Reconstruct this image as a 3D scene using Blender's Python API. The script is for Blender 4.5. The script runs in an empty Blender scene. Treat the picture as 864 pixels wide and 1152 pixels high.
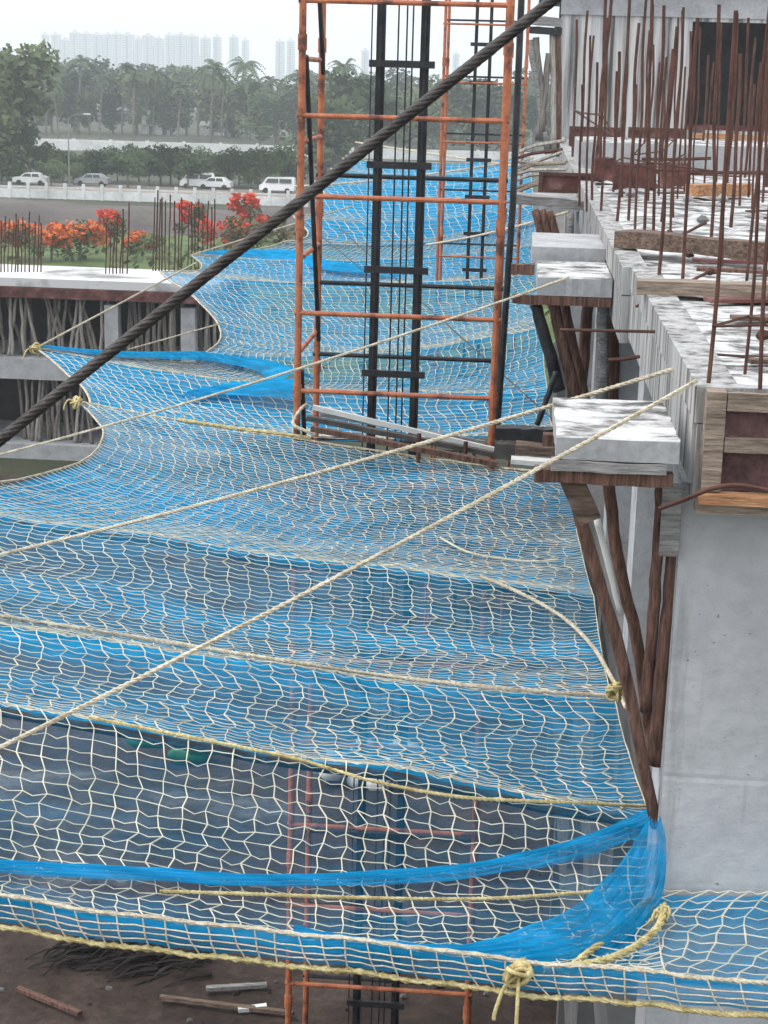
import bpy, math, random
from mathutils import Vector, noise, Matrix
random.seed(7)
rnd = random.Random(11)
scene = bpy.context.scene
col = scene.collection

# ------------------------------------------------------------------ camera model
F = 1950.0; PITCH = math.radians(14.13); YAW = math.radians(4.2); ROLL = math.radians(1.57); EYE = 14.0
cy, sy = math.cos(YAW), math.sin(YAW); cp, sp = math.cos(PITCH), math.sin(PITCH)
FW = Vector((-sy*cp, cy*cp, -sp)); RT = Vector((cy, sy, 0)); DN = RT.cross(FW) * 1.0
if DN.z > 0: DN = -DN
ca, sa = math.cos(ROLL), math.sin(ROLL)
IR = RT*ca - DN*sa; ID = RT*sa + DN*ca
ORG = Vector((0, 0, EYE))
def P(u, v, X=None, Y=None, Z=None):
    """a real point on the sight line through (u, v), at a known distance, side or height"""
    q = FW + IR*((u-432)/F) + ID*((v-576)/F)
    t = Y/q.y if Y is not None else (X/q.x if X is not None else (Z-EYE)/q.z)
    return ORG + q*t
def proj(p):
    d = Vector(p)-ORG; c = d.dot(FW)
    return 432+F*d.dot(IR)/c, 576+F*d.dot(ID)/c
cam_d = bpy.data.cameras.new('camera'); cam = bpy.data.objects.new('camera', cam_d); col.objects.link(cam)
up = -ID; bk = -FW
cam.matrix_world = Matrix(((IR.x, up.x, bk.x, 0), (IR.y, up.y, bk.y, 0), (IR.z, up.z, bk.z, EYE), (0, 0, 0, 1)))
cam_d.sensor_fit = 'VERTICAL'; cam_d.sensor_height = 36; cam_d.lens = 36*F/1152
cam_d.clip_start = 0.1; cam_d.clip_end = 20000
scene.camera = cam

# ------------------------------------------------------------------ materials
def nt(name):
    m = bpy.data.materials.new(name); m.use_nodes = True
    t = m.node_tree; t.nodes.clear()
    o = t.nodes.new('ShaderNodeOutputMaterial')
    return m, t, o
def N(t, kind, **kw):
    n = t.nodes.new(kind)
    for k, v in kw.items():
        if k in n.inputs: n.inputs[k].default_value = v
        else: setattr(n, k, v)
    return n
def rgba(c): return (c[0], c[1], c[2], 1)
def ramp(t, fac, stops):
    r = t.nodes.new('ShaderNodeValToRGB'); e = r.color_ramp.elements
    while len(e) < len(stops): e.new(.5)
    for el, (p, c) in zip(e, stops):
        el.position = p; el.color = rgba(c)
    t.links.new(fac, r.inputs[0]); return r.outputs[0]
def mat(name, stops, scale=4.0, stretch=(1, 1, 1), rough=.85, detail=6, bump=.0, bscale=None, metal=0, fine=None, objrand=0, spec=.3, nrough=.6, streak=None, pits=None):
    m, t, o = nt(name)
    g = N(t, 'ShaderNodeNewGeometry')
    mp = N(t, 'ShaderNodeMapping'); mp.inputs['Scale'].default_value = stretch
    t.links.new(g.outputs['Position'], mp.inputs['Vector'])
    n = N(t, 'ShaderNodeTexNoise', Scale=scale, Detail=detail, Roughness=nrough)
    t.links.new(mp.outputs[0], n.inputs['Vector'])
    c = ramp(t, n.outputs['Fac'], stops)
    if fine:
        f = N(t, 'ShaderNodeTexNoise', Scale=fine[0], Detail=4, Roughness=.7)
        t.links.new(mp.outputs[0], f.inputs['Vector'])
        mx = N(t, 'ShaderNodeMix', data_type='RGBA', blend_type='MULTIPLY'); mx.inputs[0].default_value = 1
        fr = ramp(t, f.outputs['Fac'], [(.3, (fine[1],)*3), (.6, (1, 1, 1))])
        t.links.new(c, mx.inputs[6]); t.links.new(fr, mx.inputs[7]); c = mx.outputs[2]
    for q_ in (streak, pits):
        if not q_: continue
        mp2 = N(t, 'ShaderNodeMapping'); mp2.inputs['Scale'].default_value = q_[1]; t.links.new(g.outputs['Position'], mp2.inputs['Vector'])
        f2 = N(t, 'ShaderNodeTexNoise', Scale=q_[0], Detail=5, Roughness=.6); t.links.new(mp2.outputs[0], f2.inputs['Vector'])
        m3 = N(t, 'ShaderNodeMix', data_type='RGBA', blend_type='MULTIPLY'); m3.inputs[0].default_value = 1
        t.links.new(c, m3.inputs[6]); t.links.new(ramp(t, f2.outputs['Fac'], q_[2]), m3.inputs[7]); c = m3.outputs[2]
    if objrand:
        oi = N(t, 'ShaderNodeObjectInfo')
        mr = N(t, 'ShaderNodeMapRange'); mr.inputs[3].default_value = 1-objrand; mr.inputs[4].default_value = 1+objrand
        t.links.new(oi.outputs['Random'], mr.inputs[0])
        vm = N(t, 'ShaderNodeVectorMath', operation='SCALE')
        t.links.new(c, vm.inputs[0]); t.links.new(mr.outputs[0], vm.inputs['Scale']); c = vm.outputs[0]
    b = N(t, 'ShaderNodeBsdfPrincipled', Roughness=rough, Metallic=metal)
    b.inputs['Specular IOR Level'].default_value = spec
    t.links.new(c, b.inputs['Base Color'])
    if bump:
        bn = N(t, 'ShaderNodeTexNoise', Scale=bscale or scale*4, Detail=6, Roughness=.65)
        t.links.new(mp.outputs[0], bn.inputs['Vector'])
        bb = N(t, 'ShaderNodeBump', Strength=bump, Distance=.02)
        t.links.new(bn.outputs['Fac'], bb.inputs['Height']); t.links.new(bb.outputs[0], b.inputs['Normal'])
    t.links.new(b.outputs[0], o.inputs[0])
    return m
M = {}
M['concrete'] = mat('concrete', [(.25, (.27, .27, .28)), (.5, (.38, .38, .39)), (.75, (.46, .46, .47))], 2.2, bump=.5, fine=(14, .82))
M['wall_concrete'] = mat('wall_concrete', [(.3, (.36, .36, .375)), (.5, (.45, .45, .465)), (.7, (.53, .53, .545))], 1.1, bump=.35, bscale=12, fine=(9, .9), nrough=.7, streak=(2.2, (3, 3, .25), [(.33, (.78, .77, .76)), (.43, (1, 1, 1))]), pits=(22, (1, 1, 1.6), [(.30, (.35, .34, .33)), (.345, (1, 1, 1))]))
M['concrete_streaked'] = mat('concrete_streaked', [(.36, (.09, .085, .08)), (.47, (.3, .29, .285)), (.62, (.46, .455, .45))], 3.0, stretch=(3, 3, .25), bump=.6, fine=(10, .75))
M['facade_streaked'] = mat('facade_streaked', [(.40, (.08, .075, .072)), (.48, (.36, .35, .345)), (.58, (.56, .55, .54))], 1.0, stretch=(3, 3, .12), bump=.3, fine=(5, .8))
M['concrete_dark_shade'] = mat('concrete_dark_shade', [(.3, (.09, .09, .09)), (.7, (.18, .175, .17))], 1.0, bump=.4)  # dark copy of concrete: shade of undersides, interiors, lower storeys painted in; also stones
M['laitance'] = mat('laitance', [(.40, (.06, .055, .052)), (.46, (.2, .19, .185)), (.52, (.46, .455, .45)), (.6, (.6, .6, .595))], 3.4, stretch=(.8, 1.5, 1), rough=.6, bump=.7, bscale=9, detail=7, nrough=.68)
M['laitance_far'] = mat('laitance_far', [(.34, (.22, .22, .21)), (.48, (.58, .58, .58))], .5, rough=.7)
def wood(name, a, b, s=(8, 1, 8)): return mat(name, [(.3, a), (.65, b)], 3.0, stretch=s, bump=.6, bscale=8, fine=(6, .6), rough=.9)
M['wood_pole'] = wood('wood_pole', (.06, .03, .023), (.22, .12, .09), (9, 9, .8))
M['bamboo'] = wood('bamboo', (.26, .23, .2), (.5, .46, .41), (6, 6, .5))
M['bamboo_dark'] = wood('bamboo_dark', (.11, .095, .085), (.3, .27, .24), (6, 6, .5))
M['plank'] = wood('plank', (.07, .045, .035), (.22, .155, .12), (1, 9, 9))
M['plank_pale'] = wood('plank_pale', (.17, .13, .1), (.38, .3, .24), (1, 9, 9))
M['plank_orange'] = wood('plank_orange', (.33, .14, .06), (.6, .33, .18), (1, 9, 9))
M['plank_grey'] = wood('plank_grey', (.16, .155, .15), (.36, .35, .34), (1, 9, 9))
M['shutter_ply'] = mat('shutter_ply', [(.35, (.06, .03, .03)), (.5, (.15, .075, .075)), (.62, (.32, .27, .26))], 3.0, bump=.4, fine=(12, .6), rough=.7, nrough=.55)
M['shutter_red'] = mat('shutter_red', [(.35, (.07, .025, .022)), (.55, (.17, .07, .06)), (.75, (.3, .2, .19))], 2.2, fine=(8, .6))
M['shade_and_frond_brown'] = mat('shade_and_frond_brown', [(.3, (.012, .01, .009)), (.7, (.035, .028, .026))], 2)  # near-black brown: shade inside the far building put into the colour; also dried fronds
M['rust'] = mat('rust', [(.3, (.045, .022, .018)), (.7, (.13, .058, .042))], 6, rough=.85, bump=.3, bscale=40)
M['orange_paint'] = mat('orange_paint', [(.37, (.13, .055, .04)), (.46, (.42, .13, .06)), (.75, (.58, .21, .10))], 4, rough=.55, bump=.15, bscale=30, fine=(25, .7))
M['black_paint'] = mat('black_paint', [(.35, (.012, .012, .014)), (.7, (.045, .045, .05))], 6, rough=.45, fine=(25, .6))
M['steel_rope'] = mat('steel_rope', [(.3, (.02, .017, .016)), (.7, (.075, .066, .062))], 30, rough=.5, metal=.3)
M['steel_dark'] = mat('steel_dark', [(.3, (.03, .028, .027)), (.7, (.1, .085, .075))], 5, rough=.6)
M['rope_cream'] = mat('rope_cream', [(.35, (.42, .35, .25)), (.6, (.66, .59, .46))], 12, stretch=(1, 1, 1), rough=.9, fine=(90, .6))
M['rope_yellow'] = mat('rope_yellow', [(.35, (.42, .32, .13)), (.62, (.68, .58, .3))], 12, rough=.9, fine=(90, .55))
M['cord'] = mat('cord', [(.35, (.44, .41, .32)), (.65, (.66, .62, .5))], 3, rough=.9)
M['soil'] = mat('soil', [(.3, (.02, .0115, .009)), (.5, (.05, .032, .025)), (.7, (.1, .068, .055))], .5, bump=1.0, bscale=7, fine=(5, .45), nrough=.72)
M['ground'] = mat('ground', [(.35, (.035, .04, .022)), (.55, (.06, .065, .035)), (.7, (.085, .075, .055))], .05, fine=(.9, .7), bump=.5, bscale=1.2)
M['sand'] = mat('sand', [(.38, (.03, .025, .023)), (.52, (.065, .058, .055)), (.66, (.13, .12, .115))], .5, fine=(4, .6), bump=.6, bscale=4)
M['road'] = mat('road', [(.35, (.2, .165, .14)), (.65, (.32, .28, .25))], .3, fine=(3, .8))
M['dirt'] = mat('dirt', [(.35, (.06, .048, .044)), (.65, (.13, .11, .1))], .12, fine=(2, .7))
M['grass'] = mat('grass', [(.35, (.05, .085, .022)), (.65, (.12, .17, .045))], .4, fine=(4, .6))
M['leaf_a'] = mat('leaf_a', [(.35, (.03, .055, .018)), (.7, (.085, .115, .04))], .6, objrand=.3)
M['leaf_b'] = mat('leaf_b', [(.35, (.045, .07, .025)), (.7, (.12, .14, .055))], .6, objrand=.3)
M['leaf_dry'] = mat('leaf_dry', [(.35, (.09, .075, .03)), (.7, (.2, .16, .07))], .8, objrand=.2)
M['palm_leaf'] = mat('palm_leaf', [(.35, (.035, .06, .025)), (.7, (.10, .125, .055))], .6, objrand=.25)
M['bark'] = mat('bark', [(.3, (.08, .065, .05)), (.7, (.22, .19, .16))], 2)
M['flower_orange'] = mat('flower_orange', [(.35, (.45, .07, .015)), (.7, (.72, .2, .04))], 2)
M['flower_red'] = mat('flower_red', [(.35, (.4, .03, .015)), (.7, (.7, .09, .04))], 2)
M['white_wall'] = mat('white_wall', [(.3, (.55, .55, .54)), (.6, (.8, .8, .79))], .4, fine=(2, .85))
M['white_paint'] = mat('white_paint', [(.3, (.74, .74, .74)), (.7, (.82, .82, .82))], 2, rough=.3, spec=.5)
M['grey_paint'] = mat('grey_paint', [(.3, (.3, .31, .33)), (.7, (.38, .39, .41))], 2, rough=.35, spec=.5)
M['glass_dark'] = mat('glass_dark', [(.3, (.02, .022, .025)), (.7, (.03, .033, .036))], 2, rough=.08, spec=.6)
M['tyre'] = mat('tyre', [(.3, (.02, .02, .02)), (.7, (.035, .035, .035))], 3)
M['tower_block'] = mat('tower_block', [(.3, (.42, .43, .44)), (.7, (.6, .61, .62))], .02)
M['tower_window'] = mat('tower_window', [(.3, (.03, .035, .045)), (.7, (.06, .065, .08))], .05, rough=.3)
M['hill'] = mat('hill', [(.3, (.05, .06, .04)), (.7, (.09, .09, .06))], .02)
M['green_tarp'] = mat('green_tarp', [(.3, (.01, .1, .05)), (.7, (.02, .18, .09))], 2, rough=.5)
M['sack'] = mat('sack', [(.3, (.5, .5, .48)), (.7, (.72, .72, .7))], 3)
M['rust_net'] = mat('rust_roof', [(.3, (.2, .07, .04)), (.7, (.34, .13, .08))], .4)

def mesh_cloth(name, base, fixed=None):
    """thin woven mesh: covers more of the view the more edge-on it is looked at, like any screen of threads"""
    m, t, o = nt(name)
    g = N(t, 'ShaderNodeNewGeometry')
    dt = N(t, 'ShaderNodeVectorMath', operation='DOT_PRODUCT')
    t.links.new(g.outputs['Incoming'], dt.inputs[0]); t.links.new(g.outputs['Normal'], dt.inputs[1])
    ab = N(t, 'ShaderNodeMath', operation='ABSOLUTE'); t.links.new(dt.outputs['Value'], ab.inputs[0])
    mx = N(t, 'ShaderNodeMath', operation='MAXIMUM'); t.links.new(ab.outputs[0], mx.inputs[0]); mx.inputs[1].default_value = .12
    inv = N(t, 'ShaderNodeMath', operation='DIVIDE'); inv.inputs[0].default_value = 1; t.links.new(mx.outputs[0], inv.inputs[1])
    at = N(t, 'ShaderNodeAttribute', attribute_name='weave')
    mp = N(t, 'ShaderNodeMapping'); mp.inputs['Scale'].default_value = (.6, 5, 5)
    t.links.new(g.outputs['Position'], mp.inputs[0])
    ns = N(t, 'ShaderNodeTexNoise', Scale=1.6, Detail=5, Roughness=.65); t.links.new(mp.outputs[0], ns.inputs['Vector'])
    mr = N(t, 'ShaderNodeMapRange'); mr.inputs[1].default_value = .3; mr.inputs[2].default_value = .7; mr.inputs[3].default_value = .5; mr.inputs[4].default_value = 1.35
    t.links.new(ns.outputs['Fac'], mr.inputs[0])
    de = N(t, 'ShaderNodeMath', operation='MULTIPLY', use_clamp=True); t.links.new(at.outputs['Fac'], de.inputs[0]); t.links.new(mr.outputs[0], de.inputs[1])
    om = N(t, 'ShaderNodeMath', operation='SUBTRACT', use_clamp=True); om.inputs[0].default_value = 1; t.links.new(de.outputs[0], om.inputs[1])
    pw = N(t, 'ShaderNodeMath', operation='POWER'); t.links.new(om.outputs[0], pw.inputs[0]); t.links.new(inv.outputs[0], pw.inputs[1])
    df = N(t, 'ShaderNodeBsdfDiffuse', Color=rgba(base)); tl = N(t, 'ShaderNodeBsdfTranslucent', Color=rgba(base))
    n2 = N(t, 'ShaderNodeTexNoise', Scale=2.2, Detail=4); t.links.new(mp.outputs[0], n2.inputs['Vector'])
    cr = ramp(t, n2.outputs['Fac'], [(.3, [q*.7 for q in base]), (.55, base), (.8, [min(1, q*1.25+.03) for q in base])])
    t.links.new(cr, df.inputs[0]); t.links.new(cr, tl.inputs[0])
    ms = N(t, 'ShaderNodeMixShader'); ms.inputs[0].default_value = .35
    t.links.new(df.outputs[0], ms.inputs[1]); t.links.new(tl.outputs[0], ms.inputs[2])
    tr = N(t, 'ShaderNodeBsdfTransparent')
    m2 = N(t, 'ShaderNodeMixShader'); t.links.new(pw.outputs[0], m2.inputs[0])
    t.links.new(ms.outputs[0], m2.inputs[1]); t.links.new(tr.outputs[0], m2.inputs[2])
    t.links.new(m2.outputs[0], o.inputs[0])
    return m
M['blue_mesh'] = mesh_cloth('blue_mesh', (.013, .335, .65))

# ------------------------------------------------------------------ mesh helpers
def V(*a): return Vector(a)
class MB:
    def __init__(s): s.v = []; s.f = []; s.dens = []; s.smooth = False
    def quad(s, a, b, c, d):
        i = len(s.v); s.v += [Vector(a), Vector(b), Vector(c), Vector(d)]; s.f.append((i, i+1, i+2, i+3)); return s
    def box(s, c, d, rz=0):
        i = len(s.v); cx, cyy, cz = c; hx, hy, hz = d[0]/2, d[1]/2, d[2]/2; co, si = math.cos(rz), math.sin(rz)
        for z in (-hz, hz):
            for x, y in ((-hx, -hy), (hx, -hy), (hx, hy), (-hx, hy)):
                s.v.append(V(cx+x*co-y*si, cyy+x*si+y*co, cz+z))
        for q in ((3, 2, 1, 0), (4, 5, 6, 7), (0, 1, 5, 4), (1, 2, 6, 5), (2, 3, 7, 6), (3, 0, 4, 7)): s.f.append(tuple(i+k for k in q))
        return s
    def ext(s, x0, x1, y0, y1, z0, z1): return s.box(((x0+x1)/2, (y0+y1)/2, (z0+z1)/2), (x1-x0, y1-y0, z1-z0))
    def bar(s, a, b, w, h, upv=V(0, 0, 1), wob=0):
        a, b = Vector(a), Vector(b); d = (b-a).normalized()
        x = d.cross(upv); x = x.normalized() if x.length > 1e-4 else V(1, 0, 0)
        y = x.cross(d).normalized(); n = 6 if wob else 1; i0 = len(s.v)
        for k in range(n+1):
            p = a.lerp(b, k/n)
            if wob: p = p + y*rnd.uniform(-wob, wob)*.5
            for sx, sy_ in ((-1, -1), (1, -1), (1, 1), (-1, 1)): s.v.append(p+x*sx*w/2+y*sy_*h/2*(1+(rnd.uniform(-.12, .12) if wob else 0)))
        for k in range(n):
            for q in range(4):
                A = i0+k*4+q; B = i0+k*4+(q+1) % 4; s.f.append((A, B, B+4, A+4))
        s.f.append((i0+3, i0+2, i0+1, i0)); e = i0+n*4; s.f.append((e, e+1, e+2, e+3)); return s
    def tube(s, pts, r, n=8, cap=True):
        pts = [Vector(p) for p in pts]; i0 = len(s.v); m = len(pts); prev = None
        rr = r if isinstance(r, (list, tuple)) else [r]*m
        for k, p in enumerate(pts):
            d = (pts[min(k+1, m-1)]-pts[max(k-1, 0)])
            d = d.normalized() if d.length > 1e-9 else V(0, 0, 1)
            if prev is None:
                x = d.cross(V(0, 0, 1))
                if x.length < 1e-3: x = d.cross(V(1, 0, 0))
            else: x = prev - d*prev.dot(d)
            x.normalize(); prev = x; y = d.cross(x)
            for q in range(n):
                a = 2*math.pi*q/n; s.v.append(p+(x*math.cos(a)+y*math.sin(a))*rr[k])
        for k in range(m-1):
            for q in range(n):
                A = i0+k*n+q; B = i0+k*n+(q+1) % n; s.f.append((A, B, B+n, A+n))
        if cap:
            s.f.append(tuple(i0+q for q in range(n))[::-1]); s.f.append(tuple(i0+(m-1)*n+q for q in range(n)))
        return s
    def grid(s, fn, nu, nv, dens=None):
        i0 = len(s.v)
        for j in range(nv+1):
            for i in range(nu+1):
                s.v.append(Vector(fn(i/nu, j/nv)))
                if dens: s.dens.append(dens(i/nu, j/nv))
        for j in range(nv):
            for i in range(nu):
                a = i0+j*(nu+1)+i; s.f.append((a, a+1, a+nu+2, a+nu+1))
        return s
    def build(s, name, m, parent=None, smooth=False):
        me = bpy.data.meshes.new(name)
        if parent is not None: off = world_loc(parent)
        else:
            zs = min(p.z for p in s.v); n = len(s.v)
            off = V(sum(p.x for p in s.v)/n, sum(p.y for p in s.v)/n, zs)
        me.from_pydata([tuple(p-off) for p in s.v], [], s.f)
        if s.dens:
            at = me.attributes.new('weave', 'FLOAT', 'POINT')
            for k, d in enumerate(s.dens): at.data[k].value = d
        if smooth:
            for p in me.polygons: p.use_smooth = True
        me.materials.append(M[m] if isinstance(m, str) else m); me.update()
        o = bpy.data.objects.new(name, me); col.objects.link(o)
        if parent is not None: o.parent = parent
        else: o.location = off
        return o
def world_loc(o):
    p = V(0, 0, 0)
    while o is not None: p = p + o.location; o = o.parent
    return p
def tag(o, label, cat, group=None):
    o['label'] = label; o['category'] = cat
    if group: o['group'] = group
    return o
def empty(name, loc, label, cat, group=None):
    o = bpy.data.objects.new(name, None); col.objects.link(o); o.location = loc; o.empty_display_size = .2
    return tag(o, label, cat, group)
def struct(o, kind='structure'): o['kind'] = kind; return o
def dup(root, loc, rz=0, sc=1.0, label=None):
    r = root.copy(); col.objects.link(r); r.location = loc; r.rotation_euler = (0, 0, rz); r.scale = (sc, sc, sc)
    if label: r['label'] = label
    for ch in list(root.children):
        c = ch.copy(); col.objects.link(c); c.parent = r
        for g in ch.children:
            d = g.copy(); col.objects.link(d); d.parent = c
    return r
def nz(x, y=0, z=0): return noise.noise(V(x, y, z))
def path(pts, n=8):
    """smooth curve through the points"""
    pts = [Vector(p) for p in pts]; out = []
    for k in range(len(pts)-1):
        a, b, c, d = pts[max(k-1, 0)], pts[k], pts[k+1], pts[min(k+2, len(pts)-1)]
        for i in range(n):
            t = i/n
            out.append(.5*((2*b)+(c-a)*t+(2*a-5*b+4*c-d)*t*t+(3*b-a-3*c+d)*t**3))
    return out+[pts[-1]]
ORD = ['first', 'second', 'third', 'fourth', 'fifth', 'sixth', 'seventh', 'eighth', 'ninth', 'tenth', 'eleventh', 'twelfth', 'thirteenth', 'fourteenth', 'fifteenth',
       'sixteenth', 'seventeenth', 'eighteenth', 'nineteenth', 'twentieth', 'twenty-first', 'twenty-second', 'twenty-third', 'twenty-fourth', 'twenty-fifth', 'twenty-sixth', 'twenty-seventh', 'twenty-eighth', 'twenty-ninth', 'thirtieth']
def twisted(mb, pts, r, strands=3, lay=.12, n=6, step=.02):
    """a laid rope: strands wound round the line pts"""
    pts = [Vector(p) for p in pts]; dense = []
    for a, b in zip(pts, pts[1:]):
        m = max(1, int((b-a).length/step))
        for i in range(m): dense.append(a.lerp(b, i/m))
    dense.append(pts[-1]); L = 0; fr = []
    for k, p in enumerate(dense):
        d = (dense[min(k+1, len(dense)-1)]-dense[max(k-1, 0)]).normalized()
        x = d.cross(V(0, 0, 1)).normalized(); y = d.cross(x)
        if k: L += (p-dense[k-1]).length
        fr.append((p, x, y, L))
    for q in range(strands):
        mb.tube([p+(x*math.cos(2*math.pi*(l/lay+q/strands))+y*math.sin(2*math.pi*(l/lay+q/strands)))*r*.5 for p, x, y, l in fr], r*.56, n)
    return mb

# ------------------------------------------------------------------ light, sky, air
W = bpy.data.worlds.new('World'); scene.world = W; W.use_nodes = True
t = W.node_tree; t.nodes.clear()
sky = t.nodes.new('ShaderNodeTexSky'); sky.sky_type = 'NISHITA'; sky.sun_disc = False
SUN_EL, SUN_AZ = math.radians(55), math.radians(258)      # azimuth clockwise from +Y
sky.sun_elevation = SUN_EL; sky.sun_rotation = SUN_AZ; sky.dust_density = 6; sky.air_density = 1.2; sky.ozone_density = 1
hs = N(t, 'ShaderNodeHueSaturation'); hs.inputs['Saturation'].default_value = .36
bg = t.nodes.new('ShaderNodeBackground'); bg.inputs[1].default_value = .15
wo = t.nodes.new('ShaderNodeOutputWorld')
t.links.new(sky.outputs[0], hs.inputs['Color']); cl = N(t, 'ShaderNodeMix', data_type='RGBA'); cl.inputs[0].default_value = .72; cl.inputs[7].default_value = (6.6, 7.0, 7.3, 1)      # a closed layer of thin bright cloud
t.links.new(hs.outputs[0], cl.inputs[6]); t.links.new(cl.outputs[2], bg.inputs[0]); t.links.new(bg.outputs[0], wo.inputs[0])
sl = bpy.data.lights.new('sun', 'SUN'); sl.energy = .8; sl.angle = math.radians(25); sl.color = (1, .97, .93)
so = bpy.data.objects.new('sun', sl); col.objects.link(so)
sd = V(math.sin(SUN_AZ)*math.cos(SUN_EL), math.cos(SUN_AZ)*math.cos(SUN_EL), math.sin(SUN_EL))
so.rotation_euler = (-sd).to_track_quat('-Z', 'Y').to_euler()
vs = scene.view_settings; vs.view_transform = 'Standard'; vs.look = 'None'; vs.gamma = 1; vs.use_curve_mapping = False; vs.exposure = .78
scene.cycles.transparent_max_bounces = 48; scene.cycles.max_bounces = 6; scene.cycles.volume_bounces = 4
scene.cycles.use_denoising = True

HAZE = .00052
hm, ht, ho = nt('haze_air')
pv = N(ht, 'ShaderNodeVolumePrincipled', Density=HAZE); pv.inputs['Color'].default_value = (.9, .955, 1, 1); pv.inputs['Anisotropy'].default_value = .2
ht.links.new(pv.outputs[0], ho.inputs['Volume'])
hz = struct(MB().ext(-2000, 2000, -150, 2750, -3, 92).build('haze', hm), 'stuff')

# ------------------------------------------------------------------ ground
g = MB()
def gh(u, v):
    x = (u-.5)*6000; y = -300+v*3040
    return (x, y, 0)
g.grid(gh, 40, 40); struct(g.build('ground', 'ground'))
def sheet(name, m, pts, z, n=1):
    b = MB(); i = len(b.v); b.v += [V(p[0], p[1], z) for p in pts]; b.f.append(tuple(range(len(pts)))); return struct(b.build(name, m))
# dark churned soil below and round the works
b = MB(); b.grid(lambda u, v: (-40+u*75, 2+v*56, .02+.25*max(0, nz(u*12, v*9))+.07*nz(u*60, v*50)+.06*nz(u*170, v*130, 3)+.08), 260, 200); struct(b.build('soil', 'soil', smooth=True))
sheet('grass', 'grass', [(-60, 80), (60, 80), (70, 150), (-70, 150)], .012)
b = MB()
def berm(u, v):
    x = -60+u*64; y = 150+v*24
    h = math.sin(math.pi*v)**.8*(1.75+.5*nz(u*5, 3)+.3*nz(u*19, v*4))*min(1, (1-u)*6)*(.55+.45*math.cos(u*2.2))
    return (x, y, h-.05)
b.grid(berm, 70, 14); struct(b.build('soil_berm', 'dirt', smooth=True))
sheet('dirt_patch', 'dirt', [(-30, 152), (20, 152), (22, 190), (-28, 190)], .016)
sheet('car_park', 'road', [(-90, 196), (60, 196), (60, 214), (-90, 214)], .02)
sheet('dirt_road', 'road', [(-140, 326), (120, 326), (120, 348), (-140, 348)], .02)
b = MB(); b.grid(lambda u, v: (-565+u*130, 2600+v*60, 42*math.exp(-((u-.5)*3.6)**2)*math.sin(math.pi*min(1, v+.001))), 30, 6); struct(b.build('hill', 'hill', smooth=True))

# ------------------------------------------------------------------ trees
def crown_mb(rs, blobs, n, leaf):
    b = MB()
    for _ in range(n):
        c, r = rs.choice(blobs)
        d = V(rs.gauss(0, 1), rs.gauss(0, 1), rs.gauss(0, 1)).normalized()*r*(rs.random()**.45)
        d.z *= .75
        p = Vector(c)+d; a = V(rs.gauss(0, 1), rs.gauss(0, 1), rs.gauss(0, .7)).normalized(); bb = a.orthogonal().normalized(); s_ = leaf*rs.uniform(.6, 1.4)
        b.quad(p-a*s_, p+bb*s_*.6, p+a*s_, p-bb*s_*.6)
    return b
def tree_proto(kind, seed, H, W_, leaf, n, m, label):
    rs = random.Random(seed)
    e = empty(kind, (0, 0, 0), label, 'tree', 'trees beyond the building site')
    tr = MB(); top = V(rs.uniform(-.3, .3), rs.uniform(-.3, .3), H*.55)
    tr.tube([(0, 0, -.2), (top.x*.5, top.y*.5, H*.3), top], [H*.03, H*.022, H*.012], 6)
    blobs = []
    for k in range(12):
        a = rs.uniform(0, 6.28); rr = W_*.5*rs.uniform(.15, .75); z = H*rs.uniform(.2, .86)
        c = V(math.cos(a)*rr, math.sin(a)*rr, z); blobs.append((c, W_*rs.uniform(.15, .26)))
        tr.tube([(0, 0, H*.3), c], [H*.012, H*.004], 4)
    blobs.append((V(0, 0, H*.6), W_*.3))
    tr.build('trunk', 'bark', e); crown_mb(rs, blobs, n, leaf).build('crown', m, e)
    return e
def palm_proto(seed, H, label):
    rs = random.Random(seed); e = empty('palm_tree', (0, 0, 0), label, 'palm tree', 'palm trees beyond the building site')
    tr = MB(); lean = V(rs.uniform(-1, 1), rs.uniform(-1, 1), 0)
    top = V(lean.x, lean.y, H)
    tr.tube(path([(0, 0, -.2), (lean.x*.2, lean.y*.2, H*.4), top], 5), [.24-.01*i for i in range(11)], 6); tr.build('trunk', 'bark', e)
    b = MB()
    for k in range(17):
        a = k*2.399+rs.uniform(-.2, .2); el = rs.uniform(-.15, 1.15); L = rs.uniform(3.4, 4.6)
        d = V(math.cos(a), math.sin(a), 0); side = V(-math.sin(a), math.cos(a), 0); prev = None; n = 11
        for i in range(n+1):
            q = i/n; p = top+d*(L*q*math.cos(el)*(1-.12*q))+V(0, 0, L*(q*math.sin(el)-q*q*.75))
            if prev is not None:
                w = .75*math.sin(math.pi*min(1, q*.9+.12))+.05
                for sd_ in (-1, 1):
                    tip = (p+prev)/2+side*sd_*w+V(0, 0, -.45*w)+d*.22
                    b.quad(prev, p, tip+d*.05, tip)
            prev = p
    b.build('fronds', 'palm_leaf', e)
    return e
FAR = 340
protos = [tree_proto('broadleaf_tree', 1, 12, 12, .5, 1500, 'leaf_a', 'x'), tree_proto('broadleaf_tree', 2, 14, 10, .5, 1500, 'leaf_b', 'x'),
          tree_proto('broadleaf_tree', 3, 9, 11, .42, 1300, 'leaf_a', 'x'), tree_proto('broadleaf_tree', 5, 11, 13, .5, 1500, 'leaf_b', 'x')]
spots = []
def at_ground(u, v): return P(u, v, Z=0)
rt = random.Random(5)
def place_tree(k, u, v, Ht, label, group):
    """a tree of real height Ht whose foot stands on the ground seen at (u, v)"""
    p = at_ground(u, v); pr = protos[k]
    sc = Ht/{0: 12, 1: 14, 2: 9, 3: 11}[k]
    o = dup(pr, p, rt.uniform(0, 6.28), sc, label); o['group'] = group
    return o
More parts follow.
